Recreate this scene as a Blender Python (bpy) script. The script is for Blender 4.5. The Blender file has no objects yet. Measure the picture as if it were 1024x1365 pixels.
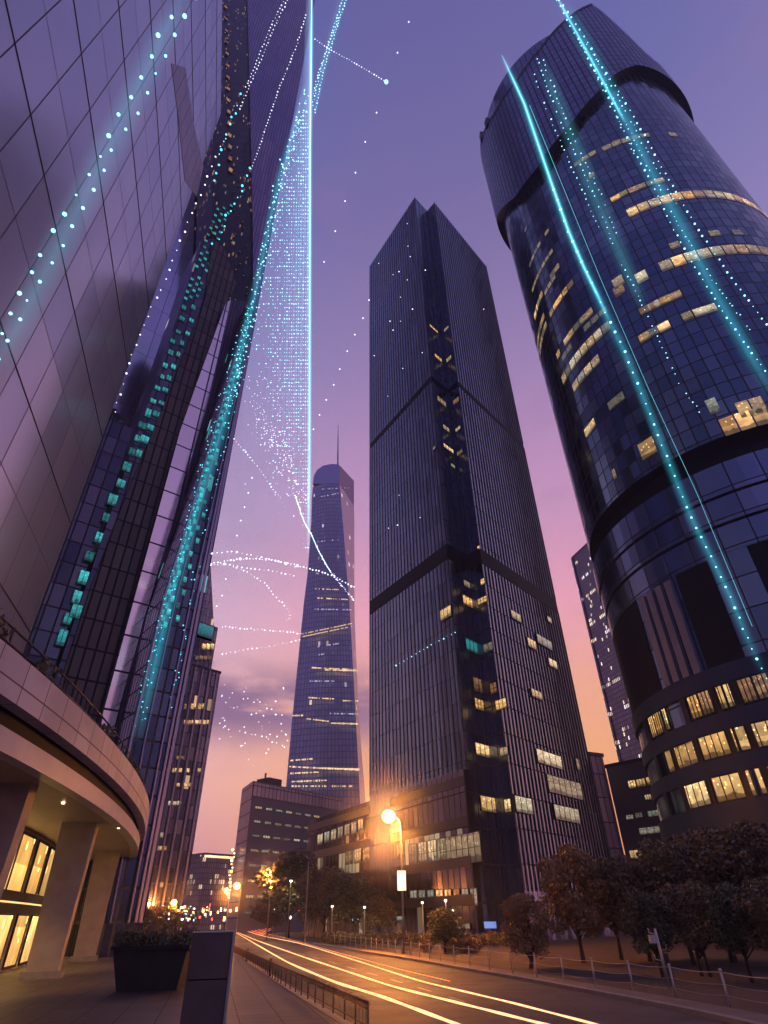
import bpy, math, random
import numpy as np
from mathutils import Vector, Matrix
random.seed(7); rng = random.Random(11)
SC = bpy.context.scene
COL = SC.collection
R = math.radians

# ------------------------------------------------------------------ camera
H = 2.5                                   # eye height above the ground
F = 763.0; CX, CY = 512.0, 682.5
PITCH = math.atan(542.5/763); ROLL = -math.atan(19/1072)
_f = np.array([0, math.cos(PITCH), math.sin(PITCH)])
_r0 = np.array([1.0, 0, 0]); _u0 = np.cross(_r0, _f)
_r = _r0*math.cos(ROLL) + _u0*math.sin(ROLL)
_u = -_r0*math.sin(ROLL) + _u0*math.cos(ROLL)
cam = bpy.data.cameras.new('camera'); camo = bpy.data.objects.new('camera', cam); COL.objects.link(camo)
cam.sensor_fit = 'HORIZONTAL'; cam.sensor_width = 36; cam.lens = F/1024*36
cam.clip_start = 0.1; cam.clip_end = 6000
m = Matrix.Identity(4)
for i in range(3):
    m[i][0] = _r[i]; m[i][1] = _u[i]; m[i][2] = -_f[i]
m[2][3] = H
camo.matrix_world = m
SC.camera = camo

# ------------------------------------------------------------------ view, world, sun
SC.view_settings.view_transform = 'Standard'; SC.view_settings.look = 'None'
SC.view_settings.exposure = 0; SC.view_settings.gamma = 1
SC.cycles.max_bounces = 7; SC.cycles.transparent_max_bounces = 24
SC.cycles.volume_bounces = 0; SC.cycles.sample_clamp_indirect = 3
SC.cycles.use_denoising = True

def s2l(c):
    return tuple(((x/255)/12.92 if x/255 <= .04045 else ((x/255+.055)/1.055)**2.4) for x in c)

def N(nt, t, loc=None, **kw):
    n = nt.nodes.new(t)
    for k, v in kw.items(): setattr(n, k, v)
    return n
def MATH(nt, op, a, b=None, c=None, clamp=False):
    n = nt.nodes.new('ShaderNodeMath'); n.operation = op; n.use_clamp = clamp
    for i, v in enumerate((a, b, c)):
        if v is None: continue
        if isinstance(v, (int, float)): n.inputs[i].default_value = v
        else: nt.links.new(v, n.inputs[i])
    return n.outputs[0]

W = bpy.data.worlds.new('World'); SC.world = W; W.use_nodes = True
nt = W.node_tree; nt.nodes.clear()
out = N(nt, 'ShaderNodeOutputWorld')
tc = N(nt, 'ShaderNodeTexCoord'); sep = N(nt, 'ShaderNodeSeparateXYZ'); nt.links.new(tc.outputs['Generated'], sep.inputs[0])
def ramp(stops):
    n = N(nt, 'ShaderNodeValToRGB'); e = n.color_ramp.elements
    n.color_ramp.interpolation = 'EASE' if False else 'LINEAR'
    while len(e) < len(stops): e.new(.5)
    for el, (p, c) in zip(e, stops): el.position = p; el.color = (*s2l(c), 1)
    return n
zc = MATH(nt, 'MAXIMUM', sep.outputs[2], 0.0)
rl = ramp([(0, (200, 134, 150)), (.08, (222, 152, 158)), (.17, (250, 184, 170)), (.28, (242, 184, 186)), (.40, (230, 186, 208)), (.56, (188, 162, 200)), (.75, (140, 128, 180)), (.88, (106, 106, 164)), (1, (82, 88, 152))])
rr = ramp([(0, (255, 150, 80)), (.10, (255, 172, 98)), (.19, (255, 178, 114)), (.30, (255, 178, 142)), (.42, (252, 172, 188)), (.56, (214, 158, 196)), (.75, (154, 128, 176)), (.88, (116, 106, 158)), (1, (86, 88, 148))])
rb = ramp([(0, (120, 98, 128)), (.2, (140, 114, 156)), (.5, (140, 122, 180)), (.8, (116, 110, 178)), (1, (94, 94, 166))])
for x in (rl, rr, rb): nt.links.new(zc, x.inputs[0])
# azimuth: glow centred to the right of the street's end
ga = R(17)
dx, dy = math.sin(ga), math.cos(ga)
hor = MATH(nt, 'SQRT', MATH(nt, 'ADD', MATH(nt, 'MULTIPLY', sep.outputs[0], sep.outputs[0]), MATH(nt, 'ADD', MATH(nt, 'MULTIPLY', sep.outputs[1], sep.outputs[1]), 1e-5)))
dt = MATH(nt, 'DIVIDE', MATH(nt, 'ADD', MATH(nt, 'MULTIPLY', sep.outputs[0], dx), MATH(nt, 'MULTIPLY', sep.outputs[1], dy)), hor)
def smooth(v, a, b):
    n = N(nt, 'ShaderNodeMapRange', interpolation_type='SMOOTHSTEP'); nt.links.new(v, n.inputs[0]); n.inputs[1].default_value = a; n.inputs[2].default_value = b
    return n.outputs[0]
def mixc(nt, f, a, b, bt='MIX'):
    n = N(nt, 'ShaderNodeMix', data_type='RGBA', blend_type=bt)
    if isinstance(f, (int, float)): n.inputs[0].default_value = f
    else: nt.links.new(f, n.inputs[0])
    for s, v in ((n.inputs[6], a), (n.inputs[7], b)):
        if isinstance(v, tuple): s.default_value = (*v[:3], 1)
        else: nt.links.new(v, s)
    return n.outputs[2]
c1 = mixc(nt, smooth(dt, .80, .985), rl.outputs[0], rr.outputs[0])
c2 = mixc(nt, smooth(dt, -.55, .55), rb.outputs[0], c1)
# soft cloud bank low in the west and faint streaks
mp = N(nt, 'ShaderNodeMapping'); mp.inputs['Scale'].default_value = (3.2, 3.2, 11); nt.links.new(tc.outputs['Generated'], mp.inputs[0])
nz = N(nt, 'ShaderNodeTexNoise'); nz.inputs['Scale'].default_value = 1.6; nz.inputs['Detail'].default_value = 6; nz.inputs['Roughness'].default_value = .55
nt.links.new(mp.outputs[0], nz.inputs[0])
ca = R(-10.5); cb = R(-40)
# one bank around azimuth -11 deg, elevation 17 deg
d_az = MATH(nt, 'DIVIDE', MATH(nt, 'ADD', MATH(nt, 'MULTIPLY', sep.outputs[0], math.sin(ca)), MATH(nt, 'MULTIPLY', sep.outputs[1], math.cos(ca))), hor)
bank = MATH(nt, 'MULTIPLY', smooth(d_az, .965, .995), MATH(nt, 'SUBTRACT', 1.0, smooth(MATH(nt, 'ABSOLUTE', MATH(nt, 'SUBTRACT', sep.outputs[2], .285)), .012, .085)))
cf = MATH(nt, 'MULTIPLY', bank, smooth(nz.outputs[0], .30, .52))
wisp = MATH(nt, 'MULTIPLY', smooth(nz.outputs[0], .5, .72), .16)
c3 = mixc(nt, wisp, c2, s2l((150, 112, 150)))
c4 = mixc(nt, MATH(nt, 'MULTIPLY', cf, .95), c3, s2l((142, 106, 142)))
bg = N(nt, 'ShaderNodeBackground'); nt.links.new(c4, bg.inputs[0]); bg.inputs[1].default_value = 1.34
sky = N(nt, 'ShaderNodeTexSky', sky_type='NISHITA', sun_disc=False, sun_elevation=R(0.5), sun_rotation=R(17))
bg2 = N(nt, 'ShaderNodeBackground'); nt.links.new(sky.outputs[0], bg2.inputs[0]); bg2.inputs[1].default_value = 0.01
ad = N(nt, 'ShaderNodeAddShader'); nt.links.new(bg.outputs[0], ad.inputs[0]); nt.links.new(bg2.outputs[0], ad.inputs[1])
nt.links.new(ad.outputs[0], out.inputs[0])
sun = bpy.data.lights.new('sun', 'SUN'); sun.energy = 0.12; sun.angle = R(10); sun.color = (1, .55, .42)
suno = bpy.data.objects.new('sun', sun); COL.objects.link(suno)
sd = Vector((math.sin(R(17))*math.cos(R(4)), math.cos(R(17))*math.cos(R(4)), math.sin(R(4))))
suno.rotation_euler = sd.to_track_quat('Z', 'Y').to_euler(); suno.location = (0, 0, 300)

# ------------------------------------------------------------------ survey helpers (photo rays -> metres)
def ray(px, py): return _f*F + _r*(px-CX) + _u*(CY-py)
EYE = np.array([0, 0, H])
def PZ(px, py, z=0.0):
    r = ray(px, py); return EYE + r*((z-H)/r[2])
def PY(px, py, Y):
    r = ray(px, py); return EYE + r*(Y/r[1])
def PD(px, py, d):
    r = ray(px, py); return EYE + r*(d/np.linalg.norm(r))
def PH(px, py, d):                        # horizontal distance d
    r = ray(px, py); return EYE + r*(d/math.hypot(r[0], r[1]))
def proj(q):
    v = np.array(q)-EYE; d = v@_f
    return CX+F*(v@_r)/d, CY-F*(v@_u)/d
PXM = lambda q: float((np.array(q)-EYE)@_f)/F          # metres that one photo pixel spans there

# ------------------------------------------------------------------ object helpers
def tag(o, label=None, cat=None, group=None, kind=None):
    if label: o['label'] = label
    if cat: o['category'] = cat
    if group: o['group'] = group
    if kind: o['kind'] = kind
    return o
def thing(name, label, cat, loc=(0, 0, 0), group=None, rz=0):
    o = bpy.data.objects.new(name, None); COL.objects.link(o); o.location = loc; o.rotation_euler = (0, 0, rz)
    o.empty_display_size = .5
    return tag(o, label, cat, group)
class MB:
    def __init__(s): s.v = []; s.f = []; s.uv = []; s.mi = []; s.sm = []
    def face(s, pts, uv=None, mi=0, smooth=False):
        b = len(s.v); s.v += [tuple(map(float, p)) for p in pts]; s.f.append(tuple(range(b, b+len(pts))))
        s.uv.append(uv or [(0, 0)]*len(pts)); s.mi.append(mi); s.sm.append(smooth)
    def quads(s, verts, faces, uvs=None, mi=0, smooth=False):
        b = len(s.v); s.v += [tuple(map(float, p)) for p in verts]
        for f in faces:
            s.f.append(tuple(b+i for i in f)); s.uv.append([(uvs[i] if uvs else (0, 0)) for i in f]); s.mi.append(mi); s.sm.append(smooth)
    def box(s, c, dx, dy, dz, mi=0):        # c centre, dx,dy,dz half-axis vectors
        c, dx, dy, dz = map(np.array, (c, dx, dy, dz))
        P = [c+a*dx+b*dy+e*dz for e in (-1, 1) for b in (-1, 1) for a in (-1, 1)]
        lu, lv, lw = (2*np.linalg.norm(x) for x in (dx, dy, dz))
        for f, (p, q) in (((0, 2, 3, 1), (lv, lu)), ((4, 5, 7, 6), (lu, lv)), ((0, 1, 5, 4), (lu, lw)), ((2, 6, 7, 3), (lw, lu)), ((0, 4, 6, 2), (lw, lv)), ((1, 3, 7, 5), (lv, lw))):
            s.face([P[i] for i in f], [(0, 0), (p, 0), (p, q), (0, q)], mi)
    def abox(s, x0, x1, y0, y1, z0, z1, mi=0):
        s.box(((x0+x1)/2, (y0+y1)/2, (z0+z1)/2), ((x1-x0)/2, 0, 0), (0, (y1-y0)/2, 0), (0, 0, (z1-z0)/2), mi)
    def tube(s, pts, r, n=8, mi=0, caps=True):
        pts = [np.array(p, float) for p in pts]; rs = r if isinstance(r, (list, tuple)) else [r]*len(pts)
        V = []; up = np.array([0, 0, 1.0])
        for i, p in enumerate(pts):
            t = pts[min(i+1, len(pts)-1)]-pts[max(i-1, 0)]; t = t/(np.linalg.norm(t)+1e-9)
            a = np.cross(t, up if abs(t[2]) < .95 else np.array([1.0, 0, 0])); a /= np.linalg.norm(a); b = np.cross(t, a)
            for k in range(n):
                w = 2*math.pi*k/n; V.append(p+(a*math.cos(w)+b*math.sin(w))*rs[i])
        Fs = [(i*n+k, (i+1)*n+k, (i+1)*n+(k+1) % n, i*n+(k+1) % n) for i in range(len(pts)-1) for k in range(n)]
        if caps: Fs += [tuple(range(n)), tuple(reversed(range((len(pts)-1)*n, len(pts)*n)))]
        s.quads(V, Fs, None, mi, True)
    def ball(s, c, r, mi=0, seg=8, ring=6, sq=1.0):
        c = np.array(c, float); V = [c+np.array([0, 0, r*sq])]
        for i in range(1, ring):
            for k in range(seg):
                a = math.pi*i/ring; w = 2*math.pi*k/seg
                V.append(c+r*np.array([math.sin(a)*math.cos(w), math.sin(a)*math.sin(w), math.cos(a)*sq]))
        V.append(c-np.array([0, 0, r*sq])); L = len(V)-1
        Fs = [(0, 1+k, 1+(k+1) % seg) for k in range(seg)]
        for i in range(ring-2):
            for k in range(seg):
                a = 1+i*seg+k; b = 1+i*seg+(k+1) % seg; Fs.append((a, a+seg, b+seg, b))
        Fs += [(L, 1+(ring-2)*seg+(k+1) % seg, 1+(ring-2)*seg+k) for k in range(seg)]
        s.quads(V, Fs, None, mi, True)
    def octa(s, c, r, mi=0):
        c = np.array(c); V = [c+r*np.array(d) for d in ((1, 0, 0), (-1, 0, 0), (0, 1, 0), (0, -1, 0), (0, 0, 1), (0, 0, -1))]
        s.quads(V, [(0, 2, 4), (2, 1, 4), (1, 3, 4), (3, 0, 4), (2, 0, 5), (1, 2, 5), (3, 1, 5), (0, 3, 5)], None, mi, True)
    def build(s, name, mats, parent=None):
        me = bpy.data.meshes.new(name); me.from_pydata(s.v, [], s.f)
        if not isinstance(mats, (list, tuple)): mats = [mats]
        for x in mats: me.materials.append(x)
        me.polygons.foreach_set('material_index', s.mi); me.polygons.foreach_set('use_smooth', s.sm)
        uvl = me.uv_layers.new(name='UVMap'); flat = [c for f in s.uv for p in f for c in p]
        uvl.data.foreach_set('uv', flat); me.update()
        o = bpy.data.objects.new(name, me); COL.objects.link(o)
        if parent: o.parent = parent; o.matrix_parent_inverse = Matrix.Translation(-parent.location); kid(parent, o)
        return o
def copy_tree(o, parent=None, loc=None, rz=None, sc=None):
    c = o.copy(); COL.objects.link(c); c.parent = parent
    if loc is not None: c.location = loc
    if rz is not None: c.rotation_euler = (0, 0, rz)
    if sc is not None: c.scale = (sc, sc, sc) if isinstance(sc, (int, float)) else sc
    for ch in [x for x in KIDS.get(o.name, [])]: copy_kid(ch, c)
    return c
def copy_kid(ch, parent):
    d = ch.copy(); COL.objects.link(d); d.parent = parent
    for g in KIDS.get(ch.name, []): copy_kid(g, d)
KIDS = {}
def kid(parent, o): KIDS.setdefault(parent.name, []).append(o); return o

# ------------------------------------------------------------------ materials
def mat(name, base=(.5, .5, .5), rough=.6, metal=0, emit=None, es=0, noise=None, bump=0, spec=.5, coat=0, scale=4.0, wet=None):
    m = bpy.data.materials.new(name); m.use_nodes = True; nt = m.node_tree; b = nt.nodes['Principled BSDF']
    b.inputs['Base Color'].default_value = (*base, 1); b.inputs['Roughness'].default_value = rough; b.inputs['Metallic'].default_value = metal
    b.inputs['Specular IOR Level'].default_value = spec; b.inputs['Coat Weight'].default_value = coat
    if emit: b.inputs['Emission Color'].default_value = (*emit, 1); b.inputs['Emission Strength'].default_value = es
    if noise or bump or wet:
        t = N(nt, 'ShaderNodeTexCoord'); n = N(nt, 'ShaderNodeTexNoise'); n.inputs['Scale'].default_value = scale; n.inputs['Detail'].default_value = 8; n.inputs['Roughness'].default_value = .6
        nt.links.new(t.outputs['Object'], n.inputs[0])
        if noise:
            mr = N(nt, 'ShaderNodeMapRange'); nt.links.new(n.outputs[0], mr.inputs[0]); mr.inputs[1].default_value = .32; mr.inputs[2].default_value = .68
            nt.links.new(mixc(nt, mr.outputs[0], base, noise), b.inputs['Base Color'])
        if wet:
            mr = N(nt, 'ShaderNodeMapRange'); n3 = N(nt, 'ShaderNodeTexNoise'); n3.inputs['Scale'].default_value = scale*.12; n3.inputs['Detail'].default_value = 5; nt.links.new(t.outputs['Object'], n3.inputs[0])
            nt.links.new(n3.outputs[0], mr.inputs[0]); mr.inputs[1].default_value = .35; mr.inputs[2].default_value = .65; mr.inputs[3].default_value = wet[0]; mr.inputs[4].default_value = wet[1]
            nt.links.new(mr.outputs[0], b.inputs['Roughness'])
        if bump:
            n2 = N(nt, 'ShaderNodeTexNoise'); n2.inputs['Scale'].default_value = scale*9; n2.inputs['Detail'].default_value = 4; nt.links.new(t.outputs['Object'], n2.inputs[0])
            bp = N(nt, 'ShaderNodeBump'); bp.inputs['Strength'].default_value = bump; bp.inputs['Distance'].default_value = .02
            nt.links.new(n2.outputs[0], bp.inputs['Height']); nt.links.new(bp.outputs[0], b.inputs['Normal'])
    return m

def glass(name, c1, c2, du, dv, mort=.06, mc=(.01, .01, .015), rough=.14, tilt=.02, metal=1.0, lit=0.0, litc=(1, .62, .25), lits=1.5, rowk=.85, rowb=8, big=None, bscale=.02, bmix=.6, litc2=None):
    """coated glass with a grid of panes in metres (UV), each pane slightly tilted and tinted; some panes lit"""
    m = bpy.data.materials.new(name); m.use_nodes = True; nt = m.node_tree; b = nt.nodes['Principled BSDF']
    uv = N(nt, 'ShaderNodeUVMap'); uv.uv_map = 'UVMap'
    sp = N(nt, 'ShaderNodeSeparateXYZ'); nt.links.new(uv.outputs[0], sp.inputs[0])
    ui = MATH(nt, 'FLOOR', MATH(nt, 'DIVIDE', sp.outputs[0], du)); vi = MATH(nt, 'FLOOR', MATH(nt, 'DIVIDE', sp.outputs[1], dv))
    uf = MATH(nt, 'FRACT', MATH(nt, 'DIVIDE', sp.outputs[0], du)); vf = MATH(nt, 'FRACT', MATH(nt, 'DIVIDE', sp.outputs[1], dv))
    cb = N(nt, 'ShaderNodeCombineXYZ'); nt.links.new(ui, cb.inputs[0]); nt.links.new(vi, cb.inputs[1])
    wn = N(nt, 'ShaderNodeTexWhiteNoise', noise_dimensions='3D'); nt.links.new(cb.outputs[0], wn.inputs[0])
    def edge(f, w): return MATH(nt, 'LESS_THAN', MATH(nt, 'SUBTRACT', .5, MATH(nt, 'ABSOLUTE', MATH(nt, 'SUBTRACT', f, .5))), w)
    mo = MATH(nt, 'MAXIMUM', edge(uf, mort/du/1.0), edge(vf, mort/dv/1.0))
    col = mixc(nt, wn.outputs[0], c1, c2)
    if big:
        nz = N(nt, 'ShaderNodeTexNoise'); nz.inputs['Scale'].default_value = bscale; nz.inputs['Detail'].default_value = 3; nt.links.new(uv.outputs[0], nz.inputs[0])
        mr = N(nt, 'ShaderNodeMapRange'); nt.links.new(nz.outputs[0], mr.inputs[0]); mr.inputs[1].default_value = .42; mr.inputs[2].default_value = .58; mr.inputs[4].default_value = bmix
        col = mixc(nt, mr.outputs[0], col, big)
    col = mixc(nt, mo, col, mc); nt.links.new(col, b.inputs['Base Color'])
    b.inputs['Metallic'].default_value = metal
    nt.links.new(MATH(nt, 'MULTIPLY', MATH(nt, 'SUBTRACT', 1.0, mo), metal), b.inputs['Metallic'])
    nt.links.new(MATH(nt, 'ADD', rough, MATH(nt, 'MULTIPLY', mo, .4)), b.inputs['Roughness'])
    if tilt:
        ge = N(nt, 'ShaderNodeNewGeometry'); vs = N(nt, 'ShaderNodeVectorMath', operation='SUBTRACT'); nt.links.new(wn.outputs[1], vs.inputs[0]); vs.inputs[1].default_value = (.5, .5, .5)
        vm = N(nt, 'ShaderNodeVectorMath', operation='SCALE'); nt.links.new(vs.outputs[0], vm.inputs[0]); vm.inputs['Scale'].default_value = tilt*2
        va = N(nt, 'ShaderNodeVectorMath', operation='ADD'); nt.links.new(ge.outputs['Normal'], va.inputs[0]); nt.links.new(vm.outputs[0], va.inputs[1])
        vn = N(nt, 'ShaderNodeVectorMath', operation='NORMALIZE'); nt.links.new(va.outputs[0], vn.inputs[0]); nt.links.new(vn.outputs[0], b.inputs['Normal'])
    if lit:
        rn = N(nt, 'ShaderNodeTexWhiteNoise', noise_dimensions='1D'); nt.links.new(vi, rn.inputs['W'])
        pr = MATH(nt, 'ADD', lit, MATH(nt, 'MULTIPLY', MATH(nt, 'GREATER_THAN', rn.outputs[0], rowk), lit*rowb))
        # long runs of lights in a row: low frequency noise along the row
        cb2 = N(nt, 'ShaderNodeCombineXYZ'); nt.links.new(MATH(nt, 'MULTIPLY', ui, .17), cb2.inputs[0]); nt.links.new(MATH(nt, 'MULTIPLY', vi, 7.31), cb2.inputs[1])
        n2 = N(nt, 'ShaderNodeTexNoise'); n2.inputs['Scale'].default_value = 1.0; n2.inputs['Detail'].default_value = 0; nt.links.new(cb2.outputs[0], n2.inputs[0])
        mr2 = N(nt, 'ShaderNodeMapRange'); nt.links.new(n2.outputs[0], mr2.inputs[0]); mr2.inputs[1].default_value = .45; mr2.inputs[2].default_value = .62; mr2.inputs[4].default_value = 2.2
        pr = MATH(nt, 'MULTIPLY', pr, mr2.outputs[0])
        ad = N(nt, 'ShaderNodeVectorMath', operation='ADD'); nt.links.new(cb.outputs[0], ad.inputs[0]); ad.inputs[1].default_value = (31.7, 11.3, 5.1)
        w2 = N(nt, 'ShaderNodeTexWhiteNoise', noise_dimensions='3D'); nt.links.new(ad.outputs[0], w2.inputs[0])
        on = MATH(nt, 'LESS_THAN', w2.outputs[0], pr); on = MATH(nt, 'MULTIPLY', on, MATH(nt, 'SUBTRACT', 1.0, mo))
        st = MATH(nt, 'MULTIPLY', MATH(nt, 'MULTIPLY', on, lits), MATH(nt, 'ADD', .25, wn.outputs[0]))
        b.inputs['Emission Color'].default_value = (*litc, 1)
        if litc2:
            sp2 = N(nt, 'ShaderNodeSeparateXYZ'); nt.links.new(w2.outputs[1], sp2.inputs[0])
            nt.links.new(mixc(nt, sp2.outputs[1], litc, litc2), b.inputs['Emission Color'])
        nt.links.new(st, b.inputs['Emission Strength'])
    return m

def room(name, c, s, c2=None, freq=1.0, sills=True):
    """a lit window: UV u in metres, v 0..1 from sill to head. Ceiling lights high up, furniture low down, blinds, each room its own level"""
    m = bpy.data.materials.new(name); m.use_nodes = True; nt = m.node_tree; b = nt.nodes['Principled BSDF']
    b.inputs['Base Color'].default_value = (.04, .04, .05, 1); b.inputs['Roughness'].default_value = .15
    oi = N(nt, 'ShaderNodeObjectInfo'); rnd = oi.outputs['Random']
    uv = N(nt, 'ShaderNodeUVMap'); uv.uv_map = 'UVMap'; sp = N(nt, 'ShaderNodeSeparateXYZ'); nt.links.new(uv.outputs[0], sp.inputs[0])
    cb = N(nt, 'ShaderNodeCombineXYZ'); nt.links.new(sp.outputs[0], cb.inputs[0]); nt.links.new(MATH(nt, 'MULTIPLY', sp.outputs[1], 2.2), cb.inputs[1]); nt.links.new(MATH(nt, 'MULTIPLY', rnd, 91.0), cb.inputs[2])
    n = N(nt, 'ShaderNodeTexNoise'); n.inputs['Scale'].default_value = 1.1*freq; n.inputs['Detail'].default_value = 4; nt.links.new(cb.outputs[0], n.inputs[0])
    # furniture and people: dark shapes near the sill
    sil = MATH(nt, 'GREATER_THAN', MATH(nt, 'ADD', sp.outputs[1], MATH(nt, 'MULTIPLY', n.outputs[0], .55)), .50)
    lvl = MATH(nt, 'ADD', .35, MATH(nt, 'MULTIPLY', sil, .65))
    if not sills: lvl = 1.0
    gr = MATH(nt, 'ADD', .55, MATH(nt, 'MULTIPLY', sp.outputs[1], .6))
    # blinds drawn to a different height in each room
    bl = MATH(nt, 'GREATER_THAN', sp.outputs[1], MATH(nt, 'ADD', .35, MATH(nt, 'MULTIPLY', MATH(nt, 'FRACT', MATH(nt, 'MULTIPLY', rnd, 7.3)), 1.3)))
    blf = MATH(nt, 'SUBTRACT', 1.0, MATH(nt, 'MULTIPLY', bl, .45))
    v = N(nt, 'ShaderNodeTexVoronoi', voronoi_dimensions='2D'); v.inputs['Scale'].default_value = 1.4*freq; nt.links.new(cb.outputs[0], v.inputs[0])
    spots = MATH(nt, 'MULTIPLY', MATH(nt, 'MULTIPLY', MATH(nt, 'LESS_THAN', v.outputs[0], .13), MATH(nt, 'GREATER_THAN', sp.outputs[1], .45)), 1.8)
    soft = N(nt, 'ShaderNodeMapRange'); nt.links.new(n.outputs[0], soft.inputs[0]); soft.inputs[1].default_value = .3; soft.inputs[2].default_value = .7; soft.inputs[3].default_value = .55; soft.inputs[4].default_value = 1.25
    e = MATH(nt, 'MULTIPLY', MATH(nt, 'MULTIPLY', lvl, gr), MATH(nt, 'MULTIPLY', blf, soft.outputs[0]))
    e = MATH(nt, 'MULTIPLY', MATH(nt, 'ADD', e, spots), MATH(nt, 'ADD', .45, MATH(nt, 'MULTIPLY', rnd, .85)))
    nt.links.new(MATH(nt, 'MULTIPLY', e, s), b.inputs['Emission Strength'])
    nt.links.new(mixc(nt, MATH(nt, 'FRACT', MATH(nt, 'MULTIPLY', rnd, 3.7)), c, c2 or c), b.inputs['Emission Color'])
    return m
def glow(name, c, s): return mat(name, (.02, .02, .02), .4, emit=c, es=s)
def veil(name, c, s, power=2.0, stripes=0, a=0.0):
    """a sheet of light: adds light, dims nothing; fades to its edges over UV u"""
    m = bpy.data.materials.new(name); m.use_nodes = True; nt = m.node_tree; nt.nodes.clear()
    o = N(nt, 'ShaderNodeOutputMaterial'); tr = N(nt, 'ShaderNodeBsdfTransparent'); em = N(nt, 'ShaderNodeEmission'); em.inputs[0].default_value = (*c, 1)
    if a: tr.inputs[0].default_value = (1-a, 1-a, 1-a, 1)
    uv = N(nt, 'ShaderNodeUVMap'); uv.uv_map = 'UVMap'; sp = N(nt, 'ShaderNodeSeparateXYZ'); nt.links.new(uv.outputs[0], sp.inputs[0])
    w = MATH(nt, 'SUBTRACT', 1.0, MATH(nt, 'ABSOLUTE', MATH(nt, 'SUBTRACT', MATH(nt, 'MULTIPLY', sp.outputs[0], 2.0), 1.0)), clamp=True)
    f = MATH(nt, 'POWER', w, power) if power else 1.0
    if power:
        def fd(v): return MATH(nt, 'MULTIPLY', v, 9.0, clamp=True)
        f = MATH(nt, 'MULTIPLY', f, MATH(nt, 'MULTIPLY', fd(sp.outputs[1]), fd(MATH(nt, 'SUBTRACT', 1.0, sp.outputs[1]))))
    if stripes:
        f = MATH(nt, 'POWER', MATH(nt, 'MAXIMUM', sp.outputs[0], 0.0), 1.6)
        st = MATH(nt, 'ADD', .7, MATH(nt, 'MULTIPLY', .3, MATH(nt, 'SINE', MATH(nt, 'MULTIPLY', sp.outputs[0], stripes))))
        f = MATH(nt, 'ADD', MATH(nt, 'MULTIPLY', f, st), .16)
        f = MATH(nt, 'MULTIPLY', f, MATH(nt, 'POWER', MATH(nt, 'MINIMUM', MATH(nt, 'MAXIMUM', sp.outputs[1], 0.0), 1.0), 1.1))
    nt.links.new(MATH(nt, 'MULTIPLY', f, s), em.inputs[1])
    ad = N(nt, 'ShaderNodeAddShader'); nt.links.new(tr.outputs[0], ad.inputs[0]); nt.links.new(em.outputs[0], ad.inputs[1]); nt.links.new(ad.outputs[0], o.inputs[0])
    return m

M = {}
M['asphalt'] = mat('asphalt', (.065, .06, .062), .5, noise=(.13, .115, .11), bump=.5, scale=.6, wet=(.55, .8), spec=.22)
M['earth'] = mat('earth', (.05, .035, .025), .9, noise=(.09, .065, .045), bump=.8, scale=.5)
M['paving'] = mat('paving', (.06, .055, .062), .5, noise=(.085, .078, .085), bump=.3, scale=.8)
M['kerb'] = mat('kerb', (.22, .2, .19), .7, noise=(.3, .28, .26), bump=.3, scale=2)
M['stone'] = mat('stone', (.32, .27, .24), .55, noise=(.42, .35, .31), bump=.15, scale=1.2)
M['stone_panel'] = mat('stone_panel', (.40, .34, .36), .35, noise=(.5, .43, .44), bump=.05, scale=.5)
M['soffit'] = mat('soffit', (.30, .25, .24), .5, noise=(.36, .3, .28), scale=.6)
M['dark'] = mat('dark_metal', (.018, .018, .024), .45, metal=.3)
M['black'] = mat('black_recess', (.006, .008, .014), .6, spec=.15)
M['slab'] = mat('totem_slab', (.09, .075, .065), .8, spec=.2, noise=(.13, .11, .095), bump=.1, scale=1.5)
M['steel'] = mat('steel', (.45, .42, .42), .35, metal=.9)
M['galv'] = mat('galvanised', (.5, .46, .42), .45, metal=.5)
M['rust'] = mat('railing_paint', (.06, .045, .04), .5, noise=(.14, .08, .05), scale=8)
M['planter'] = mat('planter_shell', (.016, .015, .016), .7, noise=(.026, .024, .025), scale=2)
def leafmat(name, a, b):
    m = mat(name, a, .42, noise=b, scale=1.6, spec=.5); return m
M['leaf'] = leafmat('leaf_dark', (.085, .07, .034), (.25, .18, .075))
M['leaf_lit_dry'] = leafmat('leaf_lit_dry', (.18, .11, .035), (.42, .26, .09))  # orange lamplight on trees put into the leaf colour; also used for dry leaves
M['leaf_green'] = leafmat('leaf_green', (.05, .06, .028), (.14, .13, .055))
M['bark'] = mat('bark', (.05, .035, .028), .9, noise=(.09, .06, .045), bump=.8, scale=5)
M['lamp_orange'] = glow('sodium_lamp', (1, .50, .13), 7)
M['lamp_small'] = glow('sodium_lamp_small', (1, .42, .08), 12)
M['lamp_white'] = glow('white_lamp', (1, .90, .66), 7)
M['lamp_cool'] = glow('cool_lamp', (.5, .75, 1), 1.8)
M['signbox'] = glow('lit_sign_face', (1, .86, .5), 2.6)
M['trail_w'] = glow('headlight_streak', (1, .44, .20), 2.6)
M['trail_o'] = glow('headlight_streak_orange', (1, .30, .07), 2.4)
M['trail_r'] = glow('taillight_streak', (1, .12, .05), 3)
M['cyan'] = glow('cyan_light', (.10, .75, .95), 2.2)
M['cyan2'] = glow('pale_cyan_light', (.32, .85, 1.0), 2.4)
M['white_dot'] = glow('white_light', (.80, .85, 1), 2.0)
M['teal_win'] = room('teal_window', (.02, .40, .42), .75, (.06, .62, .62), 2)
M['amber'] = room('amber_room', (1, .50, .13), 1.0, (1, .68, .30), 1.0)
M['amber_dim'] = room('dim_amber_room', (1, .42, .14), .38, (1, .7, .4), 1.5)
M['pale'] = room('pale_room', (1, .64, .30), .62, (.95, .85, .55), 1.2)
M['pale_dim'] = room('dim_pale_room', (.95, .8, .6), .32, (.7, .8, .6), 1.5)
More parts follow.
